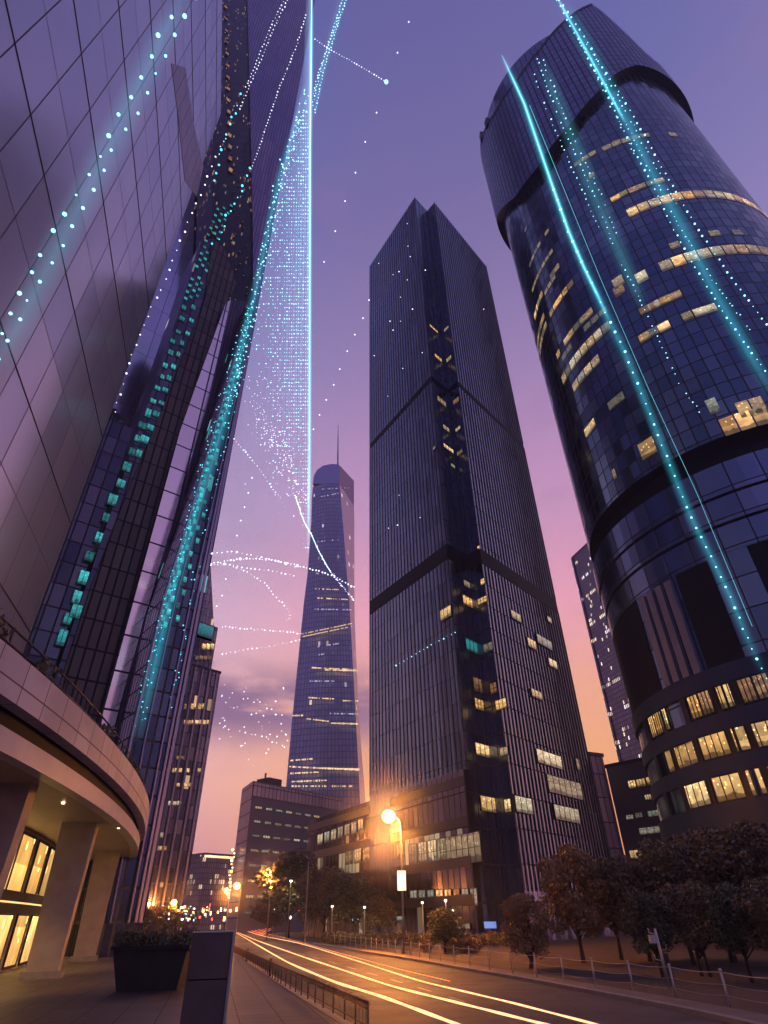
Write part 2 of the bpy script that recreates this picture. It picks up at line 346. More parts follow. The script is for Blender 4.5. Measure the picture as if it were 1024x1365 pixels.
M['lobby_light'] = room('lobby_curtain', (1, .50, .12), 1.5, (1, .64, .22), .5, sills=False)
M['veil_teal'] = veil('teal_beam', (.04, .50, .68), .42, 2.0)
M['veil_core'] = veil('bright_beam', (.15, .80, 1.0), 1.3, 2.2)
M['veil_soft'] = veil('soft_beam', (.10, .50, .62), .22, 1.2)
M['curtain'] = veil('curtain_of_light', (.26, .42, .62), 1.1, 0, stripes=75)
# ------------------------------------------------------------------ surfaces on which facades are laid out
Z3 = np.array([0, 0, 1.0])
class Plane:
    """vertical plane through a and b (ground points, seen left to right); N faces the street"""
    def __init__(s, a, b, off=0.0):
        a = np.array([a[0], a[1], 0.0]); b = np.array([b[0], b[1], 0.0]); s.U = (b-a)/np.linalg.norm(b-a)
        s.N = np.array([s.U[1], -s.U[0], 0.0]); s.O = a+s.N*off; s.L = np.linalg.norm(b-a)
    def P(s, u, v, o=0.0): return s.O+s.U*u+Z3*v+s.N*o
    def frame(s, u): return s.U, s.N
    def inv(s, px, py):
        r = ray(px, py); t = ((s.O-EYE)@s.N)/(r@s.N); q = EYE+r*t-s.O; return float(q@s.U), float(q[2])
class Cyl:
    """round tower; u = arc length from azimuth 0 (towards the camera), growing to the right"""
    def __init__(s, c, Rr):
        s.c = np.array([c[0], c[1], 0.0]); s.R = Rr; s.a0 = math.atan2(-c[1], -c[0])
    def P(s, u, v, o=0.0):
        a = s.a0+u/s.R; return s.c+np.array([math.cos(a), math.sin(a), 0])*(s.R+o)+Z3*v
    def frame(s, u):
        a = s.a0+u/s.R; return np.array([-math.sin(a), math.cos(a), 0]), np.array([math.cos(a), math.sin(a), 0])
    def inv(s, px, py):
        r = ray(px, py); o = EYE-s.c; A = r[0]**2+r[1]**2; B = 2*(o[0]*r[0]+o[1]*r[1]); C = o[0]**2+o[1]**2-s.R**2
        D = B*B-4*A*C
        t = (-B-math.sqrt(D))/(2*A) if D > 0 else -B/(2*A)
        q = EYE+r*t; a = math.atan2(q[1]-s.c[1], q[0]-s.c[0])-s.a0
        a = (a+math.pi) % (2*math.pi)-math.pi
        return a*s.R, float(q[2])
def prism(mb, foot, z0, z1, mi=0, top=True, ztop=None, uoff=0):
    """vertical walls on a footprint, UV in metres; the roof is flat or follows ztop per corner"""
    n = len(foot); u = uoff
    for i in range(n):
        a, b = foot[i], foot[(i+1) % n]; L = math.dist(a, b)
        za = ztop[i] if ztop else z1; zb = ztop[(i+1) % n] if ztop else z1
        mb.face([(a[0], a[1], z0), (b[0], b[1], z0), (b[0], b[1], zb), (a[0], a[1], za)], [(u, z0), (u+L, z0), (u+L, zb), (u, za)], mi); u += L
    if top: mb.face([(p[0], p[1], ztop[i] if ztop else z1) for i, p in enumerate(foot)], None, mi)
def slab_poly(mb, pl, uvs, depth, mi=0, off=0.0):
    """polygon given in a facade's (u, v), given real depth behind it"""
    fr = [pl.P(u, v, off) for u, v in uvs]; bk = [pl.P(u, v, off-depth) for u, v in uvs]; n = len(uvs)
    mb.face(fr, [(u, v) for u, v in uvs], mi); mb.face(bk[::-1], [(u, v) for u, v in uvs][::-1], mi)
    for i in range(n):
        j = (i+1) % n; d = depth
        mb.face([fr[j], fr[i], bk[i], bk[j]], [(0, uvs[j][1]), (0, uvs[i][1]), (d, uvs[i][1]), (d, uvs[j][1])], mi)
def patch(mb, pl, u0, v0, u1, v1, o0, o1, mi=0, nu=1, side=None):
    front = mi; sd_ = mi if side is None else side
    """a box standing on a facade between offsets o0 and o1 (curved when nu > 1)"""
    for k in range(nu):
        a = u0+(u1-u0)*k/nu; b = u0+(u1-u0)*(k+1)/nu
        q = [pl.P(a, v0, o1), pl.P(b, v0, o1), pl.P(b, v1, o1), pl.P(a, v1, o1)]
        w = [pl.P(a, v0, o0), pl.P(b, v0, o0), pl.P(b, v1, o0), pl.P(a, v1, o0)]
        mb.face(q, [(a, v0), (b, v0), (b, v1), (a, v1)], mi)
        mb.face([w[3], w[2], q[2], q[3]][::-1], [(a, 0), (b, 0), (b, .3), (a, .3)], sd_); mb.face([w[0], w[1], q[1], q[0]], [(a, 0), (b, 0), (b, .3), (a, .3)], sd_)
        if k == 0: mb.face([w[0], q[0], q[3], w[3]], [(0, v0), (.3, v0), (.3, v1), (0, v1)], sd_)
        if k == nu-1: mb.face([q[1], w[1], w[2], q[2]], [(0, v0), (.3, v0), (.3, v1), (0, v1)], sd_)
def window(parent, pl, u0, v0, u1, v1, m, nx=1, ny=1, off=.04, frame=True, fm=None, bar=.08):
    if u1 < u0: u0, u1 = u1, u0
    if v1 < v0: v0, v1 = v1, v0
    b = MB(); patch(b, pl, u0, v0, u1, v1, -.05, off, side=1)
    b.uv = [[(p[0], (p[1]-v0)/(v1-v0)) for p in f] for f in b.uv]; w = b.build('window', [m, M['dark']], parent)
    if frame:
        f = MB(); e = off+.05
        for i in range(nx+1):
            u = u0+(u1-u0)*i/nx; patch(f, pl, u-bar/2, v0, u+bar/2, v1, off+.003, e)
        for j in range(ny+1):
            v = v0+(v1-v0)*j/ny; patch(f, pl, u0-bar/2, v-bar/2, u1+bar/2, v+bar/2, off+.003, e-.02)
        f.build('window_frame', fm or M['dark'], w)
    return w
def win_px(parent, pl, x0, y0, x1, y1, m, nx=1, ny=1, **k):
    """window whose middle and size are surveyed from the photo"""
    cu, cv = pl.inv((x0+x1)/2, (y0+y1)/2); du = abs(pl.inv(x1, (y0+y1)/2)[0]-pl.inv(x0, (y0+y1)/2)[0]); dv = abs(pl.inv((x0+x1)/2, y0)[1]-pl.inv((x0+x1)/2, y1)[1])
    du = min(du, 14); dv = min(dv, 5)
    return window(parent, pl, cu-du/2, cv-dv/2, cu+du/2, cv+dv/2, m, nx, ny, **k)

# ------------------------------------------------------------------ ground, road, pavement
g = MB(); g.face([(-3000, -600, 0), (3000, -600, 0), (3000, 4000, 0), (-3000, 4000, 0)], [(0, 0), (1, 0), (1, 1), (0, 1)])
tag(g.build('ground', M['earth']), kind='structure')
def G(px, py): return PZ(px, py)[:2]
REDGE = [(10.0, 4), (9.4, 12), tuple(G(1000, 1368)), tuple(G(857, 1339)), tuple(G(700, 1308)), tuple(G(620, 1294)), tuple(G(540, 1279)), tuple(G(470, 1268)), tuple(G(420, 1260)), tuple(G(372, 1251)), (-38, 190), (-95, 400)]
LEDGE = [(3.0, 4), (1.2, 14), tuple(G(500, 1392)), tuple(G(420, 1342)), tuple(G(352, 1297)), tuple(G(318, 1274)), tuple(G(300, 1259)), (-45, 165), (-62, 225), (-108, 400)]
def resample(P, n):
    P = np.array(P, float); d = np.r_[0, np.cumsum(np.linalg.norm(np.diff(P, axis=0), axis=1))]; t = np.linspace(0, d[-1], n)**1.0
    # ease: sample evenly in the log of distance so the near part is smooth
    t = d[-1]*(np.geomspace(1, 40, n)-1)/39
    Q = np.c_[np.interp(t, d, P[:, 0]), np.interp(t, d, P[:, 1])]
    for _ in range(6): Q[1:-1] = (Q[:-2]+2*Q[1:-1]+Q[2:])/4
    return Q
RE, LE = resample(REDGE, 70), resample(LEDGE, 70)
b = MB(); u = 0
for i in range(69):
    b.face([(*LE[i], .004), (*RE[i], .004), (*RE[i+1], .004), (*LE[i+1], .004)], [(0, i), (1, i), (1, i+1), (0, i+1)])
tag(b.build('road', M['asphalt']), kind='structure')
def strip(name, E, w0, w1, z0, z1, m, side):
    b = MB(); n = len(E); T = np.gradient(E, axis=0); T /= np.linalg.norm(T, axis=1)[:, None]; Nn = np.c_[T[:, 1], -T[:, 0]]*side
    A, B = E+Nn*w0, E+Nn*w1
    for i in range(n-1):
        b.face([(*A[i], z1), (*B[i], z1), (*B[i+1], z1), (*A[i+1], z1)]); b.face([(*A[i], z0), (*A[i], z1), (*A[i+1], z1), (*A[i+1], z0)])
        b.face([(*B[i], z0), (*B[i+1], z0), (*B[i+1], z1), (*B[i], z1)])
    return b.build(name, m)
tag(strip('kerb', RE, 0, .3, -.1, .13, M['kerb'], 1), kind='structure'); tag(strip('kerb', LE, 0, .3, -.1, .13, M['kerb'], -1), kind='structure')
tag(strip('verge', RE, .3, 1.5, -.1, .10, mat('verge_concrete', (.13, .11, .10), .75, noise=(.2, .17, .14), bump=.4, scale=1), 1), kind='structure')
# pavement on the left, from the kerb back under the lobby
b = MB()
for i in range(69):
    q0, q1 = LE[i], LE[i+1]
    b.face([(q0[0]-60, q0[1]-5, .12), (q0[0]-.3, q0[1], .12), (q1[0]-.3, q1[1], .12), (q1[0]-60, q1[1]-5, .12)])
tag(b.build('pavement', glass('paving_slabs', (.035, .032, .038), (.065, .055, .06), 1.2, .8, .012, (.018, .016, .018), .45, 0, metal=0, big=(.022, .018, .02), bscale=.5, bmix=.7)), kind='structure')
pv = bpy.data.objects['pavement'].data; uvd = pv.uv_layers[0].data
for l in pv.loops:
    co = pv.vertices[l.vertex_index].co; uvd[l.index].uv = (co.x*.97+co.y*.25, co.y*.97-co.x*.25)
# painted lane line
ml = (LE*.5+RE*.5)
b = MB(); acc = 0
for i in range(10, 60):
    a, c = ml[i], ml[i+1]; L = np.linalg.norm(c-a); k = int(L//6)+1
    for j in range(k):
        if (i+j) % 2: continue
        p = a+(c-a)*j/k; q = a+(c-a)*(j+.9)/k; t = (q-p)/np.linalg.norm(q-p); nn = np.array([t[1], -t[0]])*.07
        b.face([(*(p-nn), .009), (*(p+nn), .009), (*(q+nn), .009), (*(q-nn), .009)])
tag(b.build('lane_marking', mat('road_paint', (.35, .33, .3), .6, noise=(.2, .19, .17), scale=3)), kind='structure')

# ------------------------------------------------------------------ central tower with the notched corner
M['k_left'] = glass('bronze_glass_left', (.12, .17, .25), (.20, .245, .33), 1.02, 3.9, .05, (.03, .035, .055), .24, .03, bscale=.015, big=(.10, .13, .19), bmix=.6)
M['k_right'] = glass('bronze_glass_right', (.13, .15, .23), (.24, .25, .34), 1.05, 3.9, .09, (.02, .02, .035), .12, .03)
M['k_slot'] = glass('slot_glass', (.11, .135, .20), (.15, .17, .24), 1.6, 3.9, .12, (.02, .022, .035), .22, .02)
M['k_base'] = glass('base_glass', (.06, .055, .075), (.10, .085, .11), 1.3, 3.9, .09, (.012, .012, .016), .2, .02, lit=.05, litc=(1, .75, .45), lits=.35)
ZK = 170.0
kfl, kL, kI, kR, kfr = [tuple(PZ(*q, ZK)[:2]) for q in ((493, 355), (553, 263), (569.5, 281), (579, 270), (648, 355))]
kback = (kfl[0]+(kfr[0]-kR[0])+4, kfl[1]+(kfr[1]-kR[1])+8)
t = thing('office_tower', 'tallest central dark office tower with twin peaks and a deep notched corner, fine vertical ribs', 'tower', (*kL, 0))
plL, plR, plSL, plSR = Plane(kfl, kL), Plane(kR, kfr), Plane(kL, kI), Plane(kI, kR)
foot = [kfl, kL, kI, kR, kfr, kback]
for a, c, mm, nm in ((kfl, kL, 'k_left', 'facade'), (kL, kI, 'k_slot', 'corner_wall'), (kI, kR, 'k_slot', 'corner_wall'), (kR, kfr, 'k_right', 'facade'), (kfr, kback, 'k_right', 'facade'), (kback, kfl, 'k_left', 'facade')):
    b = MB(); L = math.dist(a, c); b.face([(*a, 0), (*c, 0), (*c, ZK), (*a, ZK)], [(0, 0), (L, 0), (L, ZK), (0, ZK)]); ww = b.build(nm, M[mm], t)
    pl = Plane(a, c)
    if mm in ('k_left', 'k_right') and a in (kfl, kR):
        f = MB(); n = int(L/1.02)
        for (z0, z1) in ((18.6 if mm == 'k_left' else 5.0, 50.6), (53.4, 93.4), (94.8, ZK+.3)):
            for i in range(n+1):
                u = min(L-.06, max(.06, i*L/n)); patch(f, pl, u-.045, z0, u+.045, z1, .002, .16 if mm == 'k_right' else .09)
        f.build('rib', mat('rib_metal', (.05, .055, .085), .5, metal=.3), ww)
b = MB(); b.face([(*p, ZK-.02) for p in foot]); b.build('roof', M['dark'], t)
for z0, z1, o in ((50.6, 53.4, .10), (93.4, 94.8, .06)):
    for pl in (plL, plSL, plSR, plR):
        b = MB(); patch(b, pl, .01, z0, pl.L-.01, z1, -.02, o); b.build('mechanical_band', M['black'], t)
kw = t
for pl, m, nx, ny, r in (
    (plSL, 'amber', 3, 1, (571, 436, 585, 441)), (plSR, 'pale', 3, 1, (591, 435, 600, 442)), (plSL, 'amber', 3, 1, (578, 474, 590, 481)), (plSR, 'pale', 3, 1, (594, 474, 604, 483)),
    (plSL, 'amber_dim', 3, 1, (581, 530, 596, 541)), (plSR, 'amber_dim', 3, 1, (603, 529, 614, 541)), (plSL, 'amber_dim', 2, 1, (589, 567, 600, 576)), (plSR, 'pale', 2, 1, (606, 568, 616, 576)),
    (plSL, 'amber', 4, 1, (589, 594, 606, 602)), (plSR, 'pale', 4, 1, (608, 599, 619, 608)), (plL, 'pale_dim', 1, 1, (578, 595, 582, 600)), (plSL, 'pale', 2, 1, (600, 618, 607, 625)),
    (plSL, 'amber', 2, 1, (605, 733, 612, 741)), (plSL, 'amber', 1, 1, (617, 738, 622, 746)), (plSR, 'amber', 1, 1, (636, 726, 641, 735)), (plSL, 'pale', 2, 1, (618, 775, 626, 783)), (plSR, 'amber', 1, 1, (641, 771, 647, 780)),
    (plSL, 'amber', 3, 1, (617, 796, 630, 808)), (plSR, 'amber', 3, 1, (637, 796, 650, 805)), (plL, 'amber', 3, 1, (588, 810, 603, 825)), (plR, 'pale', 2, 1, (681, 817, 693, 827)), (plR, 'pale', 1, 1, (729, 823, 734, 830)),
    (plSL, 'teal_win', 3, 1, (621, 854, 636, 869)), (plSR, 'pale_dim', 2, 1, (645, 857, 658, 869)), (plR, 'amber', 3, 1, (703, 853, 713, 864)), (plR, 'pale_dim', 3, 1, (716, 851, 734, 862)), (plR, 'pale', 2, 1, (731, 880, 741, 890)),
    (plSL, 'amber_dim', 2, 2, (631, 905, 645, 923)), (plSR, 'amber_dim', 2, 2, (654, 910, 663, 925)), (plR, 'pale', 3, 1, (708, 921, 721, 931)), (plSL, 'amber', 4, 1, (633, 933, 648, 947)), (plSR, 'amber', 3, 1, (661, 932, 676, 946)),
    (plSL, 'amber', 4, 1, (634, 993, 658, 1009)), (plSR, 'amber_dim', 2, 1, (667, 996, 678, 1008)), (plR, 'pale', 4, 1, (716, 1004, 747, 1021)), (plR, 'pale', 1, 1, (767, 1012, 771, 1026)),
    (plR, 'pale', 6, 1, (731, 1039, 774, 1061)), (plSL, 'amber', 4, 1, (641, 1063, 669, 1083)), (plSR, 'amber', 2, 1, (673, 1065, 682, 1083)), (plR, 'pale', 3, 1, (686, 1063, 708, 1084)), (plR, 'pale', 5, 1, (739, 1076, 771, 1095)),
    (plL, 'amber_dim', 3, 1, (609, 1062, 629, 1083))):
    if pl in (plSL, plSR) and r[1] < 760: cx_, cy_, hw, hh = (r[0]+r[2])/2, (r[1]+r[3])/2, (r[2]-r[0])*.36, (r[3]-r[1])*.32; r = (cx_-hw, cy_-hh, cx_+hw, cy_+hh)
    win_px(kw, pl, *r, M[m], nx, ny, off=.08 if pl in (plSL, plSR) else .19)
# podium of the central tower, running on to the left
pe = (kfl[0]-11.7, kfl[1]+24)
plP = Plane(pe, kL, 1.0)
t = thing('podium_building', 'low dark podium wing at the foot of the central tower with long lit window bands', 'building', (*pe, 0))
xk = plP.L-plL.L; b = MB(); slab_poly(b, plP, [(0, 0), (xk, 0), (xk, 18.2), (0, 18.2)], 16.0); slab_poly(b, plP, [(xk+.01, 0), (plP.L+.6, 0), (plP.L+.6, 18.2), (xk+.01, 18.2)], .97); b.build('wall', M['k_base'], t)
for z in (4.2, 8.0, 12.3, 16.9):
    b = MB(); patch(b, plP, .0, z-.55, plP.L+.6, z+.55, .0, .16); b.build('spandrel', mat('podium_spandrel', (.035, .032, .04), .4, noise=(.05, .045, .05), scale=.4), t)
win_px(t, plP, 586, 1113, 641, 1152, M['pale'], 7, 2, off=.1)
for k in range(4): win_px(t, plP, 546+k*13, 1125-k*2.6, 557+k*13, 1156-k*2.6, M['pale_dim'] if k < 1 else M['pale'], 3, 2, off=.1)
for k in range(7): win_px(t, plP, 462+k*11.3, 1133-k*1.6, 471+k*11.3, 1152-k*1.4, M['amber'] if k % 3 else M['pale'], 3, 1, off=.1)
for k in range(7): win_px(t, plP, 424+k*9, 1112-k*3.3, 431+k*9, 1126-k*3, M['pale_dim'] if k % 2 else M['pale'], 2, 1, off=.1)
for k in range(8): win_px(t, plP, 548+k*11.5, 1187-k*.4, 557+k*11.5, 1209-k*.3, M['pale_dim'] if k not in (4, 5) else M['amber_dim'], 2, 1, off=.1)
for k in range(6): win_px(t, plP, 470+k*12, 1222-k*.1, 480+k*12, 1227, M['lamp_cool'] if k % 2 == 0 else M['pale_dim'], 1, 1, off=.1, frame=False)
win_px(t, plP, 604, 1231, 628, 1239, M['pale'], 2, 1, off=.15)
b = MB(); cu, cv = plP.inv(655, 1233); patch(b, plP, cu-.9, cv-.3, cu+.9, cv+.3, 0, .3); b.build('lit_sign', glow('blue_sign', (.20, .35, .9), .8), t)

# ------------------------------------------------------------------ round tower on the right
DM = 85.0; ac = R(37.5); MC = (DM*math.sin(ac), DM*math.cos(ac)); RM = .257*DM
cy, cap = Cyl(MC, RM), Cyl(MC, RM*1.075)
M['m_glass'] = glass('round_tower_glass', (.065, .12, .17), (.165, .225, .28), 1.45, 2.4, .09, (.012, .014, .024), .17, .035, big=(.05, .08, .14), bscale=.022, bmix=.75)
M['m_cap'] = glass('crown_screen', (.08, .11, .19), (.12, .15, .25), 1.2, 2.6, .14, (.02, .022, .04), .32, .02)
M['m_low'] = glass('round_tower_low_panels', (.07, .11, .20), (.13, .17, .28), 3.2, 3.4, .08, (.015, .018, .028), .25, .03)
t = thing('round_tower', 'huge round blue-glass tower on the right with overhanging crown and curved lit rows', 'tower', (*MC, 0))
def ring(mb, c, z0, z1, o=0.0, n=96, u0=None, u1=None, mi=0):
    U0 = -math.pi*c.R if u0 is None else u0; U1 = math.pi*c.R if u1 is None else u1
    for k in range(n):
        a, d = U0+(U1-U0)*k/n, U0+(U1-U0)*(k+1)/n
        za0 = z0(a/c.R) if callable(z0) else z0; zd0 = z0(d/c.R) if callable(z0) else z0; za1 = z1(a/c.R) if callable(z1) else z1; zd1 = z1(d/c.R) if callable(z1) else z1
        mb.face([c.P(a, za0, o), c.P(d, zd0, o), c.P(d, zd1, o), c.P(a, za1, o)], [(a, za0), (d, zd0), (d, zd1), (a, za1)], mi, True)
def annulus(mb, c, z, o0, o1, n=96, mi=0):
    for k in range(n):
        a, d = (-math.pi+2*math.pi*k/n)*c.R, (-math.pi+2*math.pi*(k+1)/n)*c.R
        za = z(a/c.R) if callable(z) else z; zd = z(d/c.R) if callable(z) else z
        mb.face([c.P(a, za, o0), c.P(d, zd, o0), c.P(d, zd, o1), c.P(a, za, o1)], None, mi, True)
def zfit(pts, c):
    q = sorted((lambda uv: (uv[0]/c.R, uv[1]))(c.inv(*p)) for p in pts); xs = [a for a, _ in q]; zs = [z for _, z in q]
    return (lambda th: float(np.interp(th, xs, zs))), q
ztop, q1 = zfit([(641, 190), (660, 150), (690, 105), (720, 65), (750, 30), (790, 5), (868, 78)], cap)
zbot, q2 = zfit([(661, 297), (688, 262), (715, 225), (760, 166), (797, 122), (822, 97), (850, 86), (872, 92)], cap)
b = MB(); ring(b, cy, 47.5, 180); b.build('facade', M['m_glass'], t)
b = MB(); ring(b, cap, zbot, ztop); b.build('crown_screen', M['m_cap'], t)
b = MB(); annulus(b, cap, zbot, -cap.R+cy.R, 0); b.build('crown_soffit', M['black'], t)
b = MB(); ring(b, cap, lambda th: ztop(th)-.8, lambda th: ztop(th)+.25, .12); b.build('parapet', M['dark'], t)
b = MB(); b.face([cap.P((-math.pi+2*math.pi*k/96)*cap.R, ztop(-math.pi+2*math.pi*k/96)-1) for k in range(96)]); b.build('roof', M['dark'], t)
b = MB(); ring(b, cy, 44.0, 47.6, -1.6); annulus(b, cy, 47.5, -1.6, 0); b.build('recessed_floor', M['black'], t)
for z0, z1, o in ((44.0, 40.2, .25), (39.9, 36.9, .1), (36.6, 33.6, -.05)):
    b = MB(); ring(b, cy, z1, z0, o); annulus(b, cy, z1, -.6, o); annulus(b, cy, z0, -.6, o); b.build('floor_ring', M['m_low'], t)
b = MB(); ring(b, cy, 33.6, 40.2, -.5); ring(b, cy, 10.0, 33.6, -.10); b.build('inner_wall', M['m_low'], t)
b = MB(); ring(b, cy, 21.8, 33.6, -.04, 20, cy.inv(808, 850)[0]-1, cy.inv(862, 850)[0]); b.build('dark_sheet', M['black'], t)  # flat black sheet, the shade of a void put into its colour
ua, ub = cy.inv(868, 850)[0], cy.inv(925, 850)[0]
b = MB()
for k in range(4):
    d = (ub-ua)/4; patch(b, cy, ua+k*d+.25, 22.6, ua+(k+1)*d-.25, 33.2, -.5, .35, nu=2)
b.build('stone_fin', mat('violet_stone', (.12, .13, .22), .4, noise=(.16, .165, .27), scale=.4), t)
b = MB(); ring(b, cy, 22.0, 33.5, -.04, 10, ub+.3, ub+4.2); b.build('dark_sheet', M['black'], t)
b = MB(); ring(b, cy, 22.0, 33.5, -.04, 10, ub+8.2, ub+16); b.build('dark_sheet', M['black'], t)
low = [cy.inv(*q)[1] for q in ((1024, 885), (1024, 908), (1024, 934), (1024, 972), (1024, 996), (1024, 1032))]
for z0, z1, o in ((20.9, 22.6, .22), (16.9, 18.4, .14), (13.2, 14.6, .14), (8.4, 10.9, .22)):
    b = MB(); ring(b, cy, z0, z1, o); annulus(b, cy, z0, -.6, o); annulus(b, cy, z1, -.6, o); b.build('spandrel', mat('blue_spandrel', (.014, .030, .085), .5, metal=.1, spec=.25, noise=(.022, .042, .11), scale=.3), t)
b = MB(); annulus(b, cy, 8.4, -5, .5); b.build('canopy_soffit', M['black'], t)
b = MB(); ring(b, cy, 0, 8.5, -4); b.build('entrance_wall', M['k_base'], t)
for th in np.arange(-1.3, 1.4, .26):
    b = MB(); q = cy.P(th*cy.R, 0, -1.4); b.tube([q, q+Z3*8.4], .55, 12); b.build('column', M['stone'], t)
for px in (868, 892, 926, 974, 1003):
    u_ = cy.inv(px, 985)[0]; b = MB(); patch(b, cy, u_-.35, 10.9, u_+.35, 20.9, -.08, .12); b.build('pier', M['dark'], t)
for px, py in ((650, 172), (645, 198)):
    u_, v_ = cap.inv(px, py); b = MB(); patch(b, cap, u_-.2, ztop(u_/cap.R)-1.5, u_+1.2, ztop(u_/cap.R)+2.0, -1.5, .35); b.build('rooftop_unit', M['dark'], t)
# lit window rows: each pane group its own window
def row(x0, x1, z0, z1, n, m, on=1.0, gaps=(), nx=1, off=.12, ny=1):
    ua, ub = x0, x1
    for k in range(n):
        if k in gaps or rng.random() > on: continue
        d = (ub-ua)/n
        window(t, cy, ua+k*d+.07, z0, ua+(k+1)*d-.07, z1, M[m] if isinstance(m, str) else M[rng.choice(m)], nx, ny, off=off, bar=.1)
u = lambda px, py: cy.inv(px, py)[0]
row(u(868, 970), u(890, 950), 18.6, 20.8, 3, 'amber', nx=3)
row(u(914, 925), u(1024, 900), 18.6, 20.8, 6, ('amber_dim', 'amber', 'amber'), nx=3)
row(u(1024, 900), u(1024, 900)+20, 18.6, 20.8, 8, 'amber', nx=3)
row(u(886, 1000), u(922, 970), 14.7, 16.8, 1, 'amber', nx=4); row(u(927, 972), u(974, 960), 14.7, 16.8, 1, 'amber', nx=5); row(u(974, 958), u(974, 958)+12, 14.7, 16.8, 2, 'amber', nx=6)
row(u(905, 1040), u(940, 1030), 11.0, 13.1, 1, 'amber', nx=4); row(u(946, 1030), u(998, 1020), 11.0, 13.1, 1, 'amber', nx=4); row(u(1003, 1020), u(1003, 1020)+12, 11.0, 13.1, 2, 'amber', nx=5)
def band(p0, p1, h, w, m, on=.85):
    (ua, za), (ub, zb) = cy.inv(*p0), cy.inv(*p1)
    za = zb = (za+zb)/2
    n = max(1, round(abs(ub-ua)/w))
    for k in range(n):
        if rng.random() > on: continue
        a = ua+(ub-ua)*k/n; d = ua+(ub-ua)*(k+1)/n; z = za+(zb-za)*(k+.5)/n
        window(t, cy, a+.09, z-h/2, d-.09, z+h/2, M[rng.choice(m)], 1, 1, off=.06, frame=False)
A_, P_ = ('amber', 'pale', 'pale', 'amber_dim'), ('pale', 'pale_dim', 'pale')
band((811, 215), (893, 166), 1.7, 1.75, P_, .95); band((786, 238), (792, 230), 1.7, 1.75, P_, 1)
band((858, 328), (1010, 243), 2.4, 1.75, A_, .97); band((880, 338), (905, 322), 1.6, 1.2, P_, .6); band((950, 320), (985, 303), 1.6, 1.75, P_, .7)
band((828, 415), (1024, 318), 2.4, 1.75, A_, .93); band((817, 380), (832, 372), 2.4, 1.75, P_, 1)
band((750, 508), (826, 424), 2.0, 1.6, P_, .85); band((764, 518), (800, 478), 1.8, 1.6, ('pale_dim', 'pale'), .8); band((750, 480), (822, 402), 1.4, 1.6, ('pale_dim',), .6)
band((705, 352), (747, 293), 1.2, 1.4, P_, .8); band((708, 382), (740, 340), 1.2, 1.2, P_, .8); band((722, 398), (748, 362), 1.2, 1.2, P_, .6); band((690, 330), (705, 310), 1.0, 1.2, ('pale_dim',), .7)
for z_, x0_, x1_, n_ in ((96, 700, 760, 9), (92, 705, 770, 8), (88, 712, 780, 10), (79, 735, 800, 9), (72, 880, 980, 9), (66, 850, 1000, 8), (100, 860, 960, 8), (60, 770, 880, 6), (118, 800, 900, 5)):
    uu = [cy.inv(x, 400+(100-z_)*4)[0] for x in (x0_, x1_)]
    for _ in range(n_):
        k_ = round(rng.uniform(*uu)/1.45); v_ = round(z_/2.4)*2.4; w_ = rng.choice((1, 1, 2)); window(t, cy, k_*1.45+.1, v_+.35, (k_+w_)*1.45-.1, v_+1.9, M[rng.choice(('pale_dim', 'amber_dim', 'pale', 'amber'))], 1, 1, off=.05, frame=False)
band((965, 578), (1022, 545), 2.6, 1.75, ('amber',), 1); band((985, 552), (1018, 534), 2.4, 1.75, ('amber_dim', 'amber'), .9); band((853, 604), (874, 591), 2.6, 1.9, ('amber',), 1); band((817, 634), (822, 630), 1.6, 1.3, ('pale',), 1); band((943, 545), (958, 538), 2.4, 1.75, ('amber_dim', 'pale_dim'), 1)
pass
# past a hundred windows on this tower the smallest ones become one mass part
wins = [o for o in KIDS[t.name] if o.name.startswith('window')]
def area(o): return sum(p.area for p in o.data.polygons)/(1 if KIDS.get(o.name) else 3)
wins.sort(key=area, reverse=True); mass = MB(); mats_ = []
for o in wins[100:]:
    if KIDS.get(o.name): continue
    mm = o.data.materials[0]; idx = []
    for x in (mm, M['dark']):
        if x not in mats_: mats_.append(x)
        idx.append(mats_.index(x))
    uvd_ = o.data.uv_layers[0].data
    for p in o.data.polygons: mass.face([o.data.vertices[i].co for i in p.vertices], [tuple(uvd_[l].uv) for l in p.loop_indices], idx[min(p.material_index, 1)])
    KIDS[t.name].remove(o); bpy.data.objects.remove(o)
if mass.v: tag(mass.build('small_window', mats_, t), kind='stuff')
# ------------------------------------------------------------------ left-hand towers
sdir = np.array([-.25, .968]); sdir /= np.linalg.norm(sdir)
cA = np.array([-33.3, 49.9])
plA = Plane(cA-sdir*110, cA)
M['a_glass'] = glass('mirror_panel', (.58, .66, .82), (.76, .80, .90), 4.2, 6.2, .06, (.05, .05, .08), .20, .012, metal=.62, big=(.50, .56, .76), bscale=.03, bmix=.6)
t = thing('panel_tower', 'nearest tower on the left clad in large violet mirror panels with dark joints', 'tower', (*cA, 0))
b = MB(); slab_poly(b, plA, [(0, 0), (plA.L, 0), (plA.L, 143), (0, 143)], 26.0); b.build('facade', M['a_glass'], t)
sp = [plA.inv(*q) for q in ((228, 84), (247, 90), (258, 165), (271, 222), (262, 262), (246, 240), (238, 160))]
b = MB(); b.face([plA.P(u_, v_, .05) for u_, v_ in sp], sp); b.build('reflection_panel', glass('reflection_panel', (.30, .20, .20), (.36, .25, .24), 2.6, 3.9, .05, (.05, .04, .04), .25, .01), t)  # brown reflection of the leaning slit, drawn as coloured panes
f = MB()
for v_ in np.arange(12.4, 143, 12.4): patch(f, plA, 0, v_-.04, plA.L, v_+.04, .0, .05)
f.build('joint_rail', M['dark'], t)

